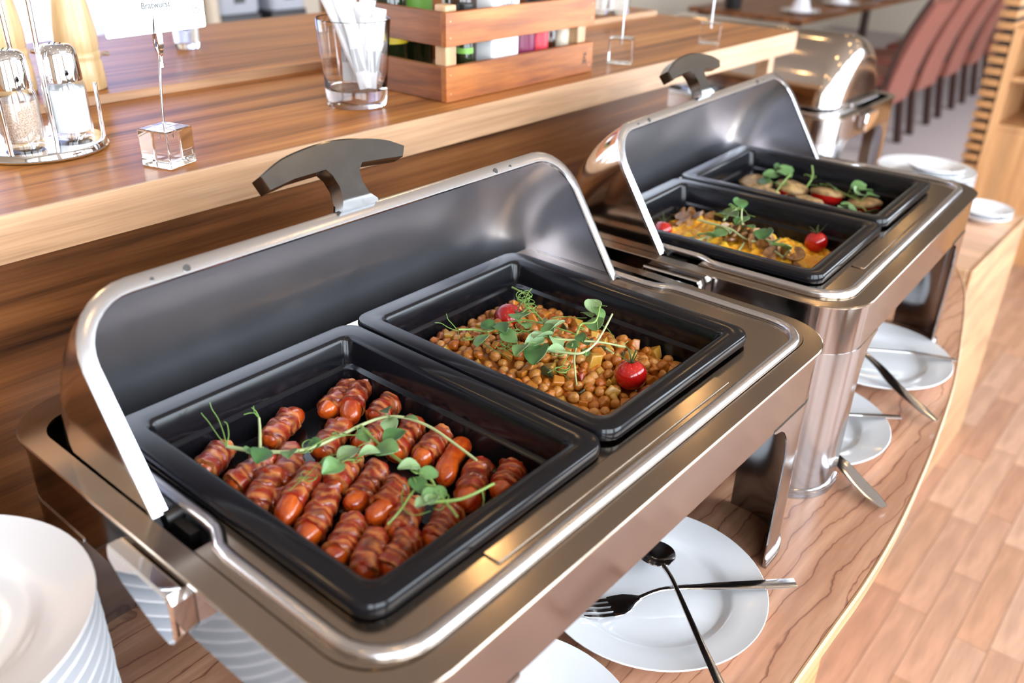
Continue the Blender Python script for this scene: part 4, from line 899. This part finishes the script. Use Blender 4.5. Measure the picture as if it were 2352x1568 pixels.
def menu_card():
    r = empty('menu_card', (.2365, .2412, .258), .10, 'white menu card printed Bratwurst held by the clip', 'menu card')
    M_ = rr(-.060, .060, 0, .085, .003, 4); MB().loft([[(x, yy, z) for x, z in M_] for yy in (-.0003, .0003)], True, True, True).build('card', 'card_white', r)
    text_obj('Bratwurst', .0085, 'ink_grey', (.001, -.0005, .0270), r)
    link('logo_ring', ring_mesh('logo_ring', .0042, .0004, 'ink_grey'), r, (.049, -.0004, .0195)); text_obj('BA', .0032, 'ink_grey', (.049, -.0005, .0203), r, 'logo_letters')
menu_card()
sign_holder(1.122, .250, 'clear acrylic cube sign holder beside the wooden crate', rz=.5, h=.19, size=.043, lean=(.010, -.004))
sign_holder(1.450, .250, 'clear acrylic cube sign holder near the end of the raised counter', rz=.5, h=.19, size=.040, lean=(.008, -.004))
# shaker stand
plain('salt_white', (0.93, 0.93, 0.93), 0.8)
m_, nt_, b_ = newmat('pepper_ground'); _n = tnoise(nt_, coords(nt_), 900, 2); _r = ramp(nt_, [(0.35, (0.30, 0.20, 0.14)), (0.55, (0.62, 0.47, 0.36)), (0.8, (0.74, 0.60, 0.50))]); nt_.links.new(_n.outputs['Fac'], _r.inputs[0]); nt_.links.new(_r.outputs[0], b_.inputs['Base Color'])
SHX, SHY = .158, .392
def shaker_stand():
    r = empty('shaker_stand', (SHX, SHY, ST), 0, 'round chrome shaker stand with upright wire posts', 'shaker stand')
    MB().lathe([(.001, .0005), (.066, .0005), (.0705, .0015), (.071, .003), (.0695, .004), (.0685, .0075), (.0675, .0095), (.062, .0105), (.001, .0105)], 64, cap0=False).build('base', 'chrome', r)
    def rod(px, py, h, name='post'): MB().tube([(px-SHX, py-SHY, .0095), (px-SHX, py-SHY, h)], .0024, 10).build(name, 'chrome', r)
    for x, y, h in ((.218, .3625, .070), (.110, .352, .070), (.215, .420, .07), (.105, .425, .07)): rod(x, y, h)
    A = (.166-SHX, .369-SHY); B = (.152-SHX, .402-SHY); h = .20
    MB().tube(smooth_path([(A[0], A[1], .0095), (A[0], A[1], .09), (A[0], A[1], h), ((A[0]+B[0])/2, (A[1]+B[1])/2, h+.018), (B[0], B[1], h), (B[0], B[1], .09), (B[0], B[1], .0095)], 6), .0026, 10).build('carrying_handle', 'chrome', r, angle=80)
shaker_stand()
def shaker(x, y, fill, label):
    z = ST+.0106; r = empty('shaker', (x, y, z), 0, label, 'shaker', 'salt and pepper shakers')
    MB().lathe([(.001, .0), (.0205, .0), (.0225, .0015), (.0232, .006), (.0232, .052), (.0222, .058), (.0195, .064), (.0185, .066), (.0172, .066), (.0180, .063), (.0208, .057), (.0217, .052), (.0217, .010), (.0205, .0075), (.001, .007)], 40).build('jar', 'thin_glass', r)
    MB().lathe([(.001, .0076), (.0203, .008), (.0212, .0102), (.0212, .050 if fill != 'salt_white' else .055), (.001, .052 if fill != 'salt_white' else .056)], 32).build('filling', fill, r)
    MB().lathe([(.0192, .0632), (.0212, .0632), (.0213, .066), (.0203, .090), (.0188, .097), (.015, .1005), (.008, .1020), (.001, .1024)], 40).build('cap', 'chrome', r)
    h = MB()
    for i in range(7):
        a = i*PI/3; q = .006 if i < 6 else 0; h.tube([(q*math.cos(a), q*math.sin(a), .1018), (q*math.cos(a), q*math.sin(a), .1028)], .0008, 6)
    o = h.build('shaker_holes', 'dark_steel', r); o['kind'] = 'stuff'
shaker(.190, .379, 'salt_white', 'glass salt shaker with a chrome cap filled with white salt')
shaker(.134, .376, 'pepper_ground', 'glass pepper shaker with a chrome cap filled with ground pepper')
def mill(x, y, label, s=1.0):
    r = empty('pepper_mill', (x, y, ST+.0125), 0, label, 'pepper mill', 'wooden pepper mills')
    MB().lathe([(.001, 0), (.029, 0), (.0305, .002), (.0300, .020), (.0290, .034), (.0275, .038), (.0280, .041), (.0290, .044), (.0285, .048), (.0265, .050), (.0280, .054), (.0285, .066), (.0270, .085), (.0235, .110), (.0195, .130), (.0185, .145), (.020, .160), (.024, .170), (.001, .172)], 40).build('body', 'mill_wood', r).scale = (s, s, s)
    MB().lathe([(.001, .172), (.024, .173), (.027, .185), (.024, .205), (.012, .215), (.001, .217)], 32).build('head', 'mill_wood', r).scale = (s, s, s)
    MB().tube([(.026*s, -.018*s, .046*s), (.034*s, -.018*s, .044*s)], .003, 8).build('drawer_knob', 'chrome', r)
mill(.318, .606, 'pale wooden pepper mill behind the salt shaker')
mill(.238, .650, 'pale wooden pepper mill behind the pepper shaker', 1.12)
# tumbler with stirring sticks
plain('paper_white', (0.70, 0.69, 0.70), 0.7, var=0.06, vs=120)
plain('paper_grey', (0.42, 0.42, 0.43), 0.7)
plain('stick_wood', (0.66, 0.46, 0.32), 0.6)
GX, GY = .562, .318
def tumbler_and_sticks():
    tag(MB().lathe([(.001, .001), (.034, .0005), (.0405, .0015), (.0415, .005), (.0425, .020), (.0445, .045), (.0480, .085), (.0502, .1135), (.0497, .1150), (.0487, .1140), (.0462, .085), (.0428, .045), (.0405, .028), (.038, .0235), (.001, .0225)], 64).build('tumbler', 'clear_glass', None, (GX, GY, ST)), 'clear glass tumbler full of paper-wrapped stirring sticks', 'glass')
    R2 = Vector((.63, -.77, 0)); V2 = Vector((.77, .63, 0)); Zb = .0250; spec = []
    for j in range(11):                                                         # slim sticks, leaning the same way
        d_ = -.030+.0058*j; spec.append((R2*(.016-.0012*j)+V2*d_*.75, R2*(-.040+.0040*(j % 5))+V2*d_, .112+.004*(j % 3), .0068+.001*(j % 2), 'slim'))
    for x0_, x1_, d0, d1, L_, w_ in ((.022, -.002, -.026, -.030, .100, .017), (.020, .026, -.018, -.028, .094, .020), (.006, .012, .006, .012, .108, .022), (-.012, -.010, .018, .026, .112, .022), (.016, .034, .010, .010, .102, .020), (.0, .018, .024, .034, .110, .022), (.020, .040, -.006, -.010, .092, .018)):
        spec.append((R2*x0_+V2*d0, R2*x1_+V2*d1, L_, w_, 'wide'))
    for i, (b0, t0, L_, w, kd) in enumerate(spec):
        b0 = Vector((b0.x, b0.y, Zb)); t0 = Vector((t0.x, t0.y, Zb+L_))
        for v in (b0, t0):
            q = Vector((v.x, v.y)); lim = .033 if v.z < .05 else .043
            if q.length+w*.3 > lim: q = q.normalized()*(lim-w*.3); v.x, v.y = q.x, q.y
        d = (t0-b0).normalized(); face = (V2 if kd == 'wide' else V2+R2*.5)+R2*.25*math.sin(i*2.1); a = d.cross(face).normalized(); n = a.cross(d); m = MB(); rings = []
        for t, ws in ((0, .95), (.03, 1), (.10, 1), (.3, 1), (.5, 1), (.7, 1), (.90, 1), (.955, 1.06), (1.0, 1.04)):
            p = b0+(t0-b0)*t; th = .0017*math.sin(PI*min(.97, max(.04, t)))**.4+.0002; sk = a*.0012*math.sin(i*3+t*5)
            rings.append([tuple(p+sk+a*w/2*ws*x+n*th*y) for x, y in ((-1, 0), (-.6, -.8), (0, -1), (.6, -.8), (1, 0), (.6, .8), (0, 1), (-.6, .8))])
        o = m.loft(rings, True, True, True).build('stirring_stick' if kd == 'slim' else 'sugar_sachet', 'paper_white', None, (GX, GY, ST), angle=50)
        if kd == 'slim': tag(o, 'slim paper-wrapped stirring stick leaning in the glass', 'stirrer', 'stirring sticks in the glass')
        else:
            tag(o, 'wide paper sugar sachet standing in the glass', 'sachet', 'sugar sachets in the glass'); p = b0+(t0-b0)*.25; q = b0+(t0-b0)*.55
            MB().loft([[tuple(z_+a*w*.5*x+n*.0021*y) for x, y in ((-1, -.3), (0, -1), (1, -.3), (1, .3), (0, 1), (-1, .3))] for z_ in (p, q)], True, True, True).build('grey_band', 'paper_grey', o)
tumbler_and_sticks()
def small_glass(x, y, label, r0=.024, h=.07):
    tag(MB().lathe([(.001, .001), (r0*.8, .0005), (r0*.86, .003), (r0, h), (r0*.95, h+.0005), (r0*.82, .010), (.001, .008)], 36).build('small_glass', 'clear_glass', None, (x, y, ST+.0125)), label, 'glass', 'small clear glasses')
small_glass(.60, .80, 'small empty glass behind the menu card'); small_glass(1.56, .605, 'small glass by the crate, further from its post'); small_glass(1.60, .575, 'small glass behind the crate, nearer the counter end', .028, .09)
# crate
def crate():
    x0, x1, y0, y1 = .6565, 1.013, .2355, .475; t = .010; Z = ST
    r = empty('condiment_crate', ((x0+x1)/2, (y0+y1)/2, Z), 0, 'reddish brown slatted wooden crate full of condiment bottles', 'crate'); L = (-(x0+x1)/2, -(y0+y1)/2, 0)
    for z0, z1 in ((.0005, .0490), (.0765, .1215)):
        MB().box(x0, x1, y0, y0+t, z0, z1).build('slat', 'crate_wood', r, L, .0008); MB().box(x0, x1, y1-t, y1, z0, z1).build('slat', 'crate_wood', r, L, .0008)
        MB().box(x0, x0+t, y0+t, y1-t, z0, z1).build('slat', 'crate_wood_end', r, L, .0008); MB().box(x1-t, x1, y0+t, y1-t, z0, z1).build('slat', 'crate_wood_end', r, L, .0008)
    for x in (x0+t, x1-t-.022):
        for y in (y0+t, y1-t-.022): MB().box(x, x+.022, y, y+.022, .006, .1295).build('corner_post', 'crate_post', r, L, .002)
    MB().box(x0+t, x1-t, y0+t, y1-t, .001, .006).build('bottom_board', 'crate_post', r, L)
    for z in (.012, .038, .088, .110):
        for x in (x0+.009, x1-.009): MB().tube([(x, y0-.0003, z), (x, y0+.0005, z)], .0014, 8).build('nail', 'crate_post', r, L)
    st = MB().box(0, .013, -.0002, .0004, 0, .0016).box(.001, .012, -.0002, .0004, .003, .006).box(.003, .006, -.0002, .0004, .0075, .0115).box(.0068, .0085, -.0002, .0004, .0075, .0115).box(.002, .0115, -.0002, .0004, .013, .0155).box(.008, .0105, -.0002, .0004, .0155, .0185).box(.0025, .005, -.0002, .0004, .0165, .0180)
    o = st.build('burnt_stamp', 'dark_steel', r, (x1-.030+L[0], y0-.0001+L[1], .016)); o['kind'] = 'stuff'; o['label'] = 'small dark burnt-in stamp'
crate()
plain('oil_dark', (0.012, 0.018, 0.006), 0.08, coat=0.5); plain('label_yellow', (0.72, 0.55, 0.02), 0.45); plain('label_white', (0.86, 0.87, 0.89), 0.4)
plain('jar_purple', (0.16, 0.008, 0.05), 0.3); plain('jar_pink', (0.62, 0.03, 0.05), 0.35); plain('lid_black', (0.012, 0.012, 0.012), 0.35); plain('bottle_brown', (0.035, 0.014, 0.006), 0.1, coat=0.5); plain('label_green', (0.16, 0.36, 0.05), 0.45); plain('label_beige', (0.62, 0.52, 0.40), 0.5); plain('ink_dark', (0.03, 0.03, 0.02), 0.6)
def bottle(x, y, R, h, body, lab, lz, label, cap='lid_black', neck=True, square=False, name='bottle', text=None, cat='bottle'):
    z = ST+.0062; r = empty(name, (x, y, z), 0, label, cat, 'condiments in the crate')
    if square:
        rings = [ring(rr(-R+i, R-i, -R*.75+i, R*.75-i, .006-i*.5, 5), zz) for i, zz in ((.003, 0), (0, .002), (0, h*.86), (.003, h*.9))]; MB().loft(rings, True, True, True).build('body', body, r)
        MB().lathe([(.001, h*.9), (R*.62, h*.9), (R*.62, h), (.001, h)], 28).build('cap', cap, r)
        if lab: MB().loft([ring(rr(-R-.0003, R+.0003, -R*.75-.0003, R*.75+.0003, .006, 5), zz) for zz in lz], True, True, True).build('label', lab, r)
    else:
        pr = [(.001, 0), (R*.92, 0), (R, .003)]+([(R, h*.6), (R*.85, h*.68), (R*.36, h*.78), (R*.33, h*.93), (.001, h*.93)] if neck else [(R, h*.85), (R*.9, h*.88), (.001, h*.88)])
        MB().lathe(pr, 32).build('body', body, r)
        q = R*.42 if neck else R*1.02; MB().lathe([(.001, h*(.9 if neck else .86)), (q, h*(.9 if neck else .86)), (q, h), (.001, h)], 24).build('cap', cap, r)
        if lab: MB().lathe([(R+.0004, lz[0]), (R+.0004, lz[1])], 32).build('label', lab, r)
    if text:
        for tx, tz, ts in text: o = text_obj(tx, ts, 'ink_dark', (0, -(R*.75 if square else R)-.0007, tz), r)
    return r
bottle(.700, .395, .027, .20, 'oil_dark', 'label_yellow', (.055, .10), 'dark oil bottle with a yellow label at the glass side of the crate')
bottle(.756, .300, .024, .21, 'bottle_brown', None, (0, 0), 'dark brown bottle behind the near corner post of the crate')
bottle(.728, .2665, .0125, .12, 'oil_dark', 'label_green', (.052, .060), 'slim dark bottle with green lettering strip beside the corner post', neck=False)
bottle(.800, .2700, .031, .165, 'label_white', None, (.02, .13), 'white square sauce bottle in the middle of the crate', cap='label_white', square=True, text=[('YOGURT', .118, .009), ('250 ml', .060, .006)])
bottle(.866, .2760, .025, .105, 'jar_purple', 'jar_purple', (.02, .08), 'purple jar with pale small print in the crate', neck=False, name='jar', cat='jar')
bottle(.905, .2720, .0185, .12, 'jar_pink', 'jar_pink', (.02, .09), 'pink red bottle beside the purple jar in the crate', neck=False)
bottle(.940, .2800, .017, .115, 'bottle_brown', None, (0, 0), 'small dark bottle near the far end of the crate', neck=False)
bottle(.972, .2740, .014, .10, 'label_beige', None, (0, 0), 'beige wrapped bottle at the far end of the crate', neck=False, cap='label_beige')
bottle(.760, .400, .026, .19, 'oil_dark', 'label_green', (.09, .15), 'dark bottle with a green label at the back of the crate')
bottle(.850, .390, .028, .17, 'oil_dark', 'label_white', (.06, .13), 'dark bottle at the back of the crate, middle of the row')
bottle(.930, .390, .026, .15, 'bottle_brown', 'label_yellow', (.03, .09), 'brown bottle at the back of the crate, far end')
# ------------------------------------------------------------------ second counter, plates, cabinet and slats
C2Z = -.365
def second_counter():
    r = empty('end_counter', (2.1, .3, FLOOR), 0, 'light oak end counter carrying the closed chafing dish', 'counter'); L = (-2.1, -.3, -FLOOR)
    MB().box(1.892, 2.388, -.262, 1.7, C2Z-.03, C2Z).build('counter_top', 'oak_counter', r, L)
    MB().box(1.880, 2.400, -.274, -.262, FLOOR, C2Z+.001).build('front_panel', 'table_edge', r, L, .003)
    MB().box(1.880, 1.892, -.262, 1.7, FLOOR, C2Z+.001).build('side_panel', 'oak_edge', r, L, .003); MB().box(2.388, 2.400, -.262, 1.7, FLOOR, C2Z+.001).build('side_panel', 'oak_edge', r, L, .003)
second_counter()
for k in range(8): plate(2.255, -.025, C2Z+k*.0141, 'white plate, topmost of the short stack on the end counter' if k == 7 else 'white plate inside the short stack on the end counter', 'short plate stack')
SM = plate_mesh(.07)
for k in range(2): plate(2.235, -.055, C2Z+7*.0141+.0036+k*.0141, 'small white saucer, topmost on the short plate stack' if k == 1 else 'small white saucer lying on the short plate stack', 'saucers on the plate stack', mesh=SM)
for k in range(2): plate(2.30, -.185, C2Z+k*.0141, 'white plate at the outer corner of the end counter, %s one' % ('upper' if k else 'lower'), 'corner plates on the end counter', mesh=SM)
def cabinet():
    r = empty('shelf_cabinet', (4.2, -.2, FLOOR), 0, 'light oak cabinet with open dark compartments', 'cabinet'); L = (-4.2, .2, -FLOOR); X = 4.0
    MB().box(X, 4.4, .165, .200, FLOOR, -.07).build('side_panel', 'oak_cabinet', r, L, .002); MB().box(X, 4.4, -.62, -.58, FLOOR, -.07).build('side_panel', 'oak_cabinet', r, L, .002)
    MB().box(X, 4.4, -.58, .165, -.10, -.07).build('top_panel', 'oak_cabinet', r, L)
    for z in (-.26, -.46): MB().box(X, 4.38, -.58, .165, z-.02, z).build('shelf', 'oak_cabinet', r, L)
    MB().box(4.38, 4.4, -.58, .165, FLOOR, -.10).build('back_panel', 'walnut_panel', r, L)
    for k in range(5): y1 = .165-.149*k; MB().box(X, X+.018, y1-.148, y1, FLOOR, -.482).build('door_board', 'oak_cabinet', r, L, .002)
cabinet()
def slat_screen():
    r = empty('slat_screen', (4.2, .235, FLOOR), 0, 'tall screen of horizontal brown slats with dark gaps beside the cabinet', 'screen'); L = (-4.2, -.235, -FLOOR)
    MB().box(4.02, 4.40, .210, .250, FLOOR, .30).build('backing', 'dark_steel', r, L); me = MB().box(4.0, 4.41, .205, .272, 0, .026).mesh('slat', 'slat_wood')
    z = FLOOR+.005
    while z < .28: link('slat', me, r, (L[0], L[1], z+L[2])); z += .046
slat_screen()
# ------------------------------------------------------------------ dining chairs and table
plain('chair_leather', (0.25, 0.082, 0.058), 0.42, var=0.12, vs=14); plain('chair_wood', (0.045, 0.020, 0.016), 0.35); plain('cloth_white', (0.82, 0.82, 0.88), 0.85)
def chair():
    r = empty('dining_chair', (0, 0, FLOOR), 0, 'x', 'chair', 'dining chairs in a row')
    MB().box(-.22, .22, .0, .44, .40, .47).build('seat', 'chair_leather', r, bevel=.02)
    rows = []
    for z, y in ((.30, .02), (.45, .0), (.60, -.035), (.75, -.085), (.92, -.155)): rows.append([(x, y-.02*math.cos(x*5)+.02, z) for x in (-.22, -.15, -.05, .05, .15, .22)])
    MB().sheet(rows, .05).build('backrest', 'chair_leather', r, angle=60)
    for s in (-1, 1):
        MB().loft([[(s*.195+dx, y+dy, z) for dx, dy in ((-.022, -.022), (.022, -.022), (.022, .022), (-.022, .022))] for z, y in ((0, -.03), (.25, .01), (.42, .03))], True, True, True).build('leg', 'chair_wood', r)
        MB().loft([[(s*.195+dx, .41+dy, z) for dx, dy in ((-.02, -.02), (.02, -.02), (.02, .02), (-.02, .02))] for z in (0, .42)], True, True, True).build('leg', 'chair_wood', r)
        MB().tube(smooth_path([(s*.225, .0, .40), (s*.225, -.035, .62), (s*.225, -.09, .78), (s*.225, -.165, .94)], 3), .014, 8).build('back_frame', 'chair_wood', r)
    return r
_c = chair(); CH = [(5.62, 1.10), (6.30, 1.12), (6.98, 1.14), (7.66, 1.16), (8.34, 1.18)]
ORD = ['red-brown leather dining chair nearest the closed chafing dish', 'second red-brown leather dining chair from the closed chafing dish', 'third red-brown leather dining chair from the closed chafing dish', 'fourth red-brown leather dining chair in the row', 'last red-brown leather dining chair beside the slat screen']
for i, (x, y) in enumerate(CH):
    o = _c if i == 0 else copy_tree(_c); o.location = (x, y, FLOOR); o['label'] = ORD[i]; o.rotation_euler.z = .02*i
def dining_table(x0, x1, y0, y1, label):
    z = FLOOR+.75; r = empty('dining_table', ((x0+x1)/2, (y0+y1)/2, FLOOR), 0, label, 'table', 'dining tables'); L = (-(x0+x1)/2, -(y0+y1)/2, -FLOOR)
    MB().box(x0, x1, y0, y1, z-.03, z).build('table_top', 'walnut_panel', r, L, .004)
    for x in (x0+.05, x1-.11):
        for y in (y0+.05, y1-.11): MB().box(x, x+.06, y, y+.06, FLOOR, z-.03).build('leg', 'chair_wood', r, L)
    return z
tz = dining_table(5.3, 8.6, 1.64, 2.45, 'long brown dining table behind the row of leather chairs')
def place_settings():
    rnd = random.Random(2); nap = MB().lathe([(.068, 0), (.045, .07), (.012, .15), (.001, .155)], 12).mesh('napkin', 'cloth_white', 30)
    gl = MB().lathe([(.001, 0), (.035, .001), (.006, .006), (.005, .07), (.03, .10), (.036, .14), (.030, .18), (.028, .18), (.034, .14), (.027, .10), (.001, .078)], 24).mesh('wine_glass', 'clear_glass')
    pls = ['nearest the closed chafing dish', 'second along the dining table', 'third along the dining table', 'fourth along the dining table', 'at the far end of the dining table']
    for i, (x, y) in enumerate(CH):
        plate(x, 1.80, tz, 'white dinner plate %s' % pls[i], 'dinner plates'); o = link('napkin', nap, None, (x, 1.80, tz+.004)); tag(o, 'folded white napkin %s' % pls[i], 'napkin', 'napkins on the dining table')
        o = link('wine_glass', gl, None, (x+.18, 1.95, tz)); tag(o, 'empty wine glass %s' % pls[i], 'glass', 'wine glasses')
place_settings()
def flower_pot():
    r = empty('flower_pot', (5.45, 2.2, tz), 0, 'small pot of pink flowers on the dining table', 'flower pot'); MB().lathe([(.001, 0), (.05, 0), (.065, .09), (.055, .085), (.001, .08)], 20).build('pot', 'lid_black', r)
    rnd = random.Random(6); lf = MB(); fl_ = MB().lathe([(.001, -.012), (.02, -.004), (.024, .006), (.012, .012), (.001, .010)], 10).mesh('flower', 'flower_pink')
    for k in range(9): link('flower', fl_, r, (rnd.uniform(-.07, .07), rnd.uniform(-.07, .07), .13+rnd.uniform(0, .05)))
    for k in range(8): a = k*.8; MB().tube([(0, 0, .08), (.03*math.cos(a), .03*math.sin(a), .12), (.08*math.cos(a), .08*math.sin(a), .12)], [.004, .012, .003], 6, flat=.3).build('leaf', 'leaf_dark', r)
plain('flower_pink', (0.55, 0.03, 0.22), 0.5); flower_pot()
# ------------------------------------------------------------------ table with pleated white skirt and appliances far behind
def skirt_table():
    r = empty('skirted_table', (1.8, 2.8, FLOOR), 0, 'table with a pleated white cloth skirt behind the raised counter', 'table'); L = (-1.8, -2.8, -FLOOR); z = -.150; x0, x1, y0, y1 = 1.42, 2.30, 2.45, 3.05
    MB().box(x0, x1, y0, y1, z-.02, z).build('table_top', 'cloth_white', r, L); m = MB(); n = 150; rows = []
    for zz in (FLOOR+.01, z-.002): rows.append([(x0+(x1-x0)*k/n, y0-.012+.012*math.sin(k*1.9), zz) for k in range(n+1)])
    m.sheet(rows, .002).build('skirt', 'cloth_white', r, L, angle=80)
    MB().box(x1-.003, x1+.004, y0, y1, FLOOR+.01, z-.002).build('skirt_end', 'cloth_white', r, L)
skirt_table()
plain('appliance_grey', (0.42, 0.44, 0.50), 0.3, coat=0.3); plain('appliance_dark', (0.03, 0.03, 0.035), 0.3)
def appliance(x, w, h, label, dark=False):
    r = empty('coffee_machine', (x, 2.72, -.150), 0, label, 'appliance', 'appliances on the skirted table')
    MB().box(-w/2, w/2, -.16, .16, .0, .06).build('drip_base', 'appliance_dark', r, bevel=.008); MB().loft([ring(rr(-w/2+i, w/2-i, -.16+i, .16-i, .03, 5), zz) for i, zz in ((.004, .06), (0, .07), (0, h-.02), (.01, h))], True, True, True).build('body', 'appliance_dark' if dark else 'appliance_grey', r)
    MB().box(-w*.12, w*.12, -.165, -.158, .10, h-.03).build('front_panel', 'appliance_dark', r)
appliance(1.90, .20, .32, 'grey coffee machine with a dark front strip'); appliance(2.14, .18, .30, 'pale machine beside the wooden pillar'); appliance(1.62, .16, .30, 'dark machine at the inner end of the appliance row', True)
tag(MB().lathe([(.001, 0), (.03, 0), (.034, .02), (.03, .16), (.014, .2), (.013, .26), (.001, .262)], 24).build('bottle', 'label_beige', None, (1.76, 2.55, -.150)), 'beige bottle standing in front of the far machines', 'bottle')
tag(MB().box(2.36, 2.50, 2.50, 2.64, FLOOR, ZC).build('column', 'slat_wood', bevel=.004), 'square brown wooden pillar by the skirted table', kind='structure')

m_, nt_, b_ = newmat('sheer_curtain'); _t = nd(nt_, 'ShaderNodeBsdfTranslucent'); _t.inputs[0].default_value = (0.80, 0.82, 0.95, 1); _x = nd(nt_, 'ShaderNodeMixShader'); _x.inputs[0].default_value = 0.6
b_.inputs['Base Color'].default_value = (0.80, 0.82, 0.92, 1); b_.inputs['Roughness'].default_value = 0.9; nt_.links.new(b_.outputs[0], _x.inputs[1]); nt_.links.new(_t.outputs[0], _x.inputs[2]); nt_.links.new(_x.outputs[0], nt_.nodes['Material Output'].inputs[0])
def curtain(x0, x1, label):
    n = 90; rows = [[(x0+(x1-x0)*k/n, 3.46+.035*math.sin(k*.95)+.012*math.sin(k*.31), z) for k in range(n+1)] for z in (FLOOR+.02, .3, 2.1)]
    tag(MB().sheet(rows, .002).build('curtain', 'sheer_curtain', angle=80), label, 'curtain', 'sheer window curtains')
curtain(.3, 1.2, 'sheer white window curtain behind the pepper mills'); curtain(1.35, 2.25, 'sheer white window curtain behind the skirted table')
# ------------------------------------------------------------------ lift the whole place so that the floor is at z = 0
for o in list(COL.objects):
    if o.parent is None:
        if o.type == 'CAMERA': o.matrix_world = Matrix.Translation((0, 0, -FLOOR)) @ o.matrix_world
        else: o.location.z -= FLOOR
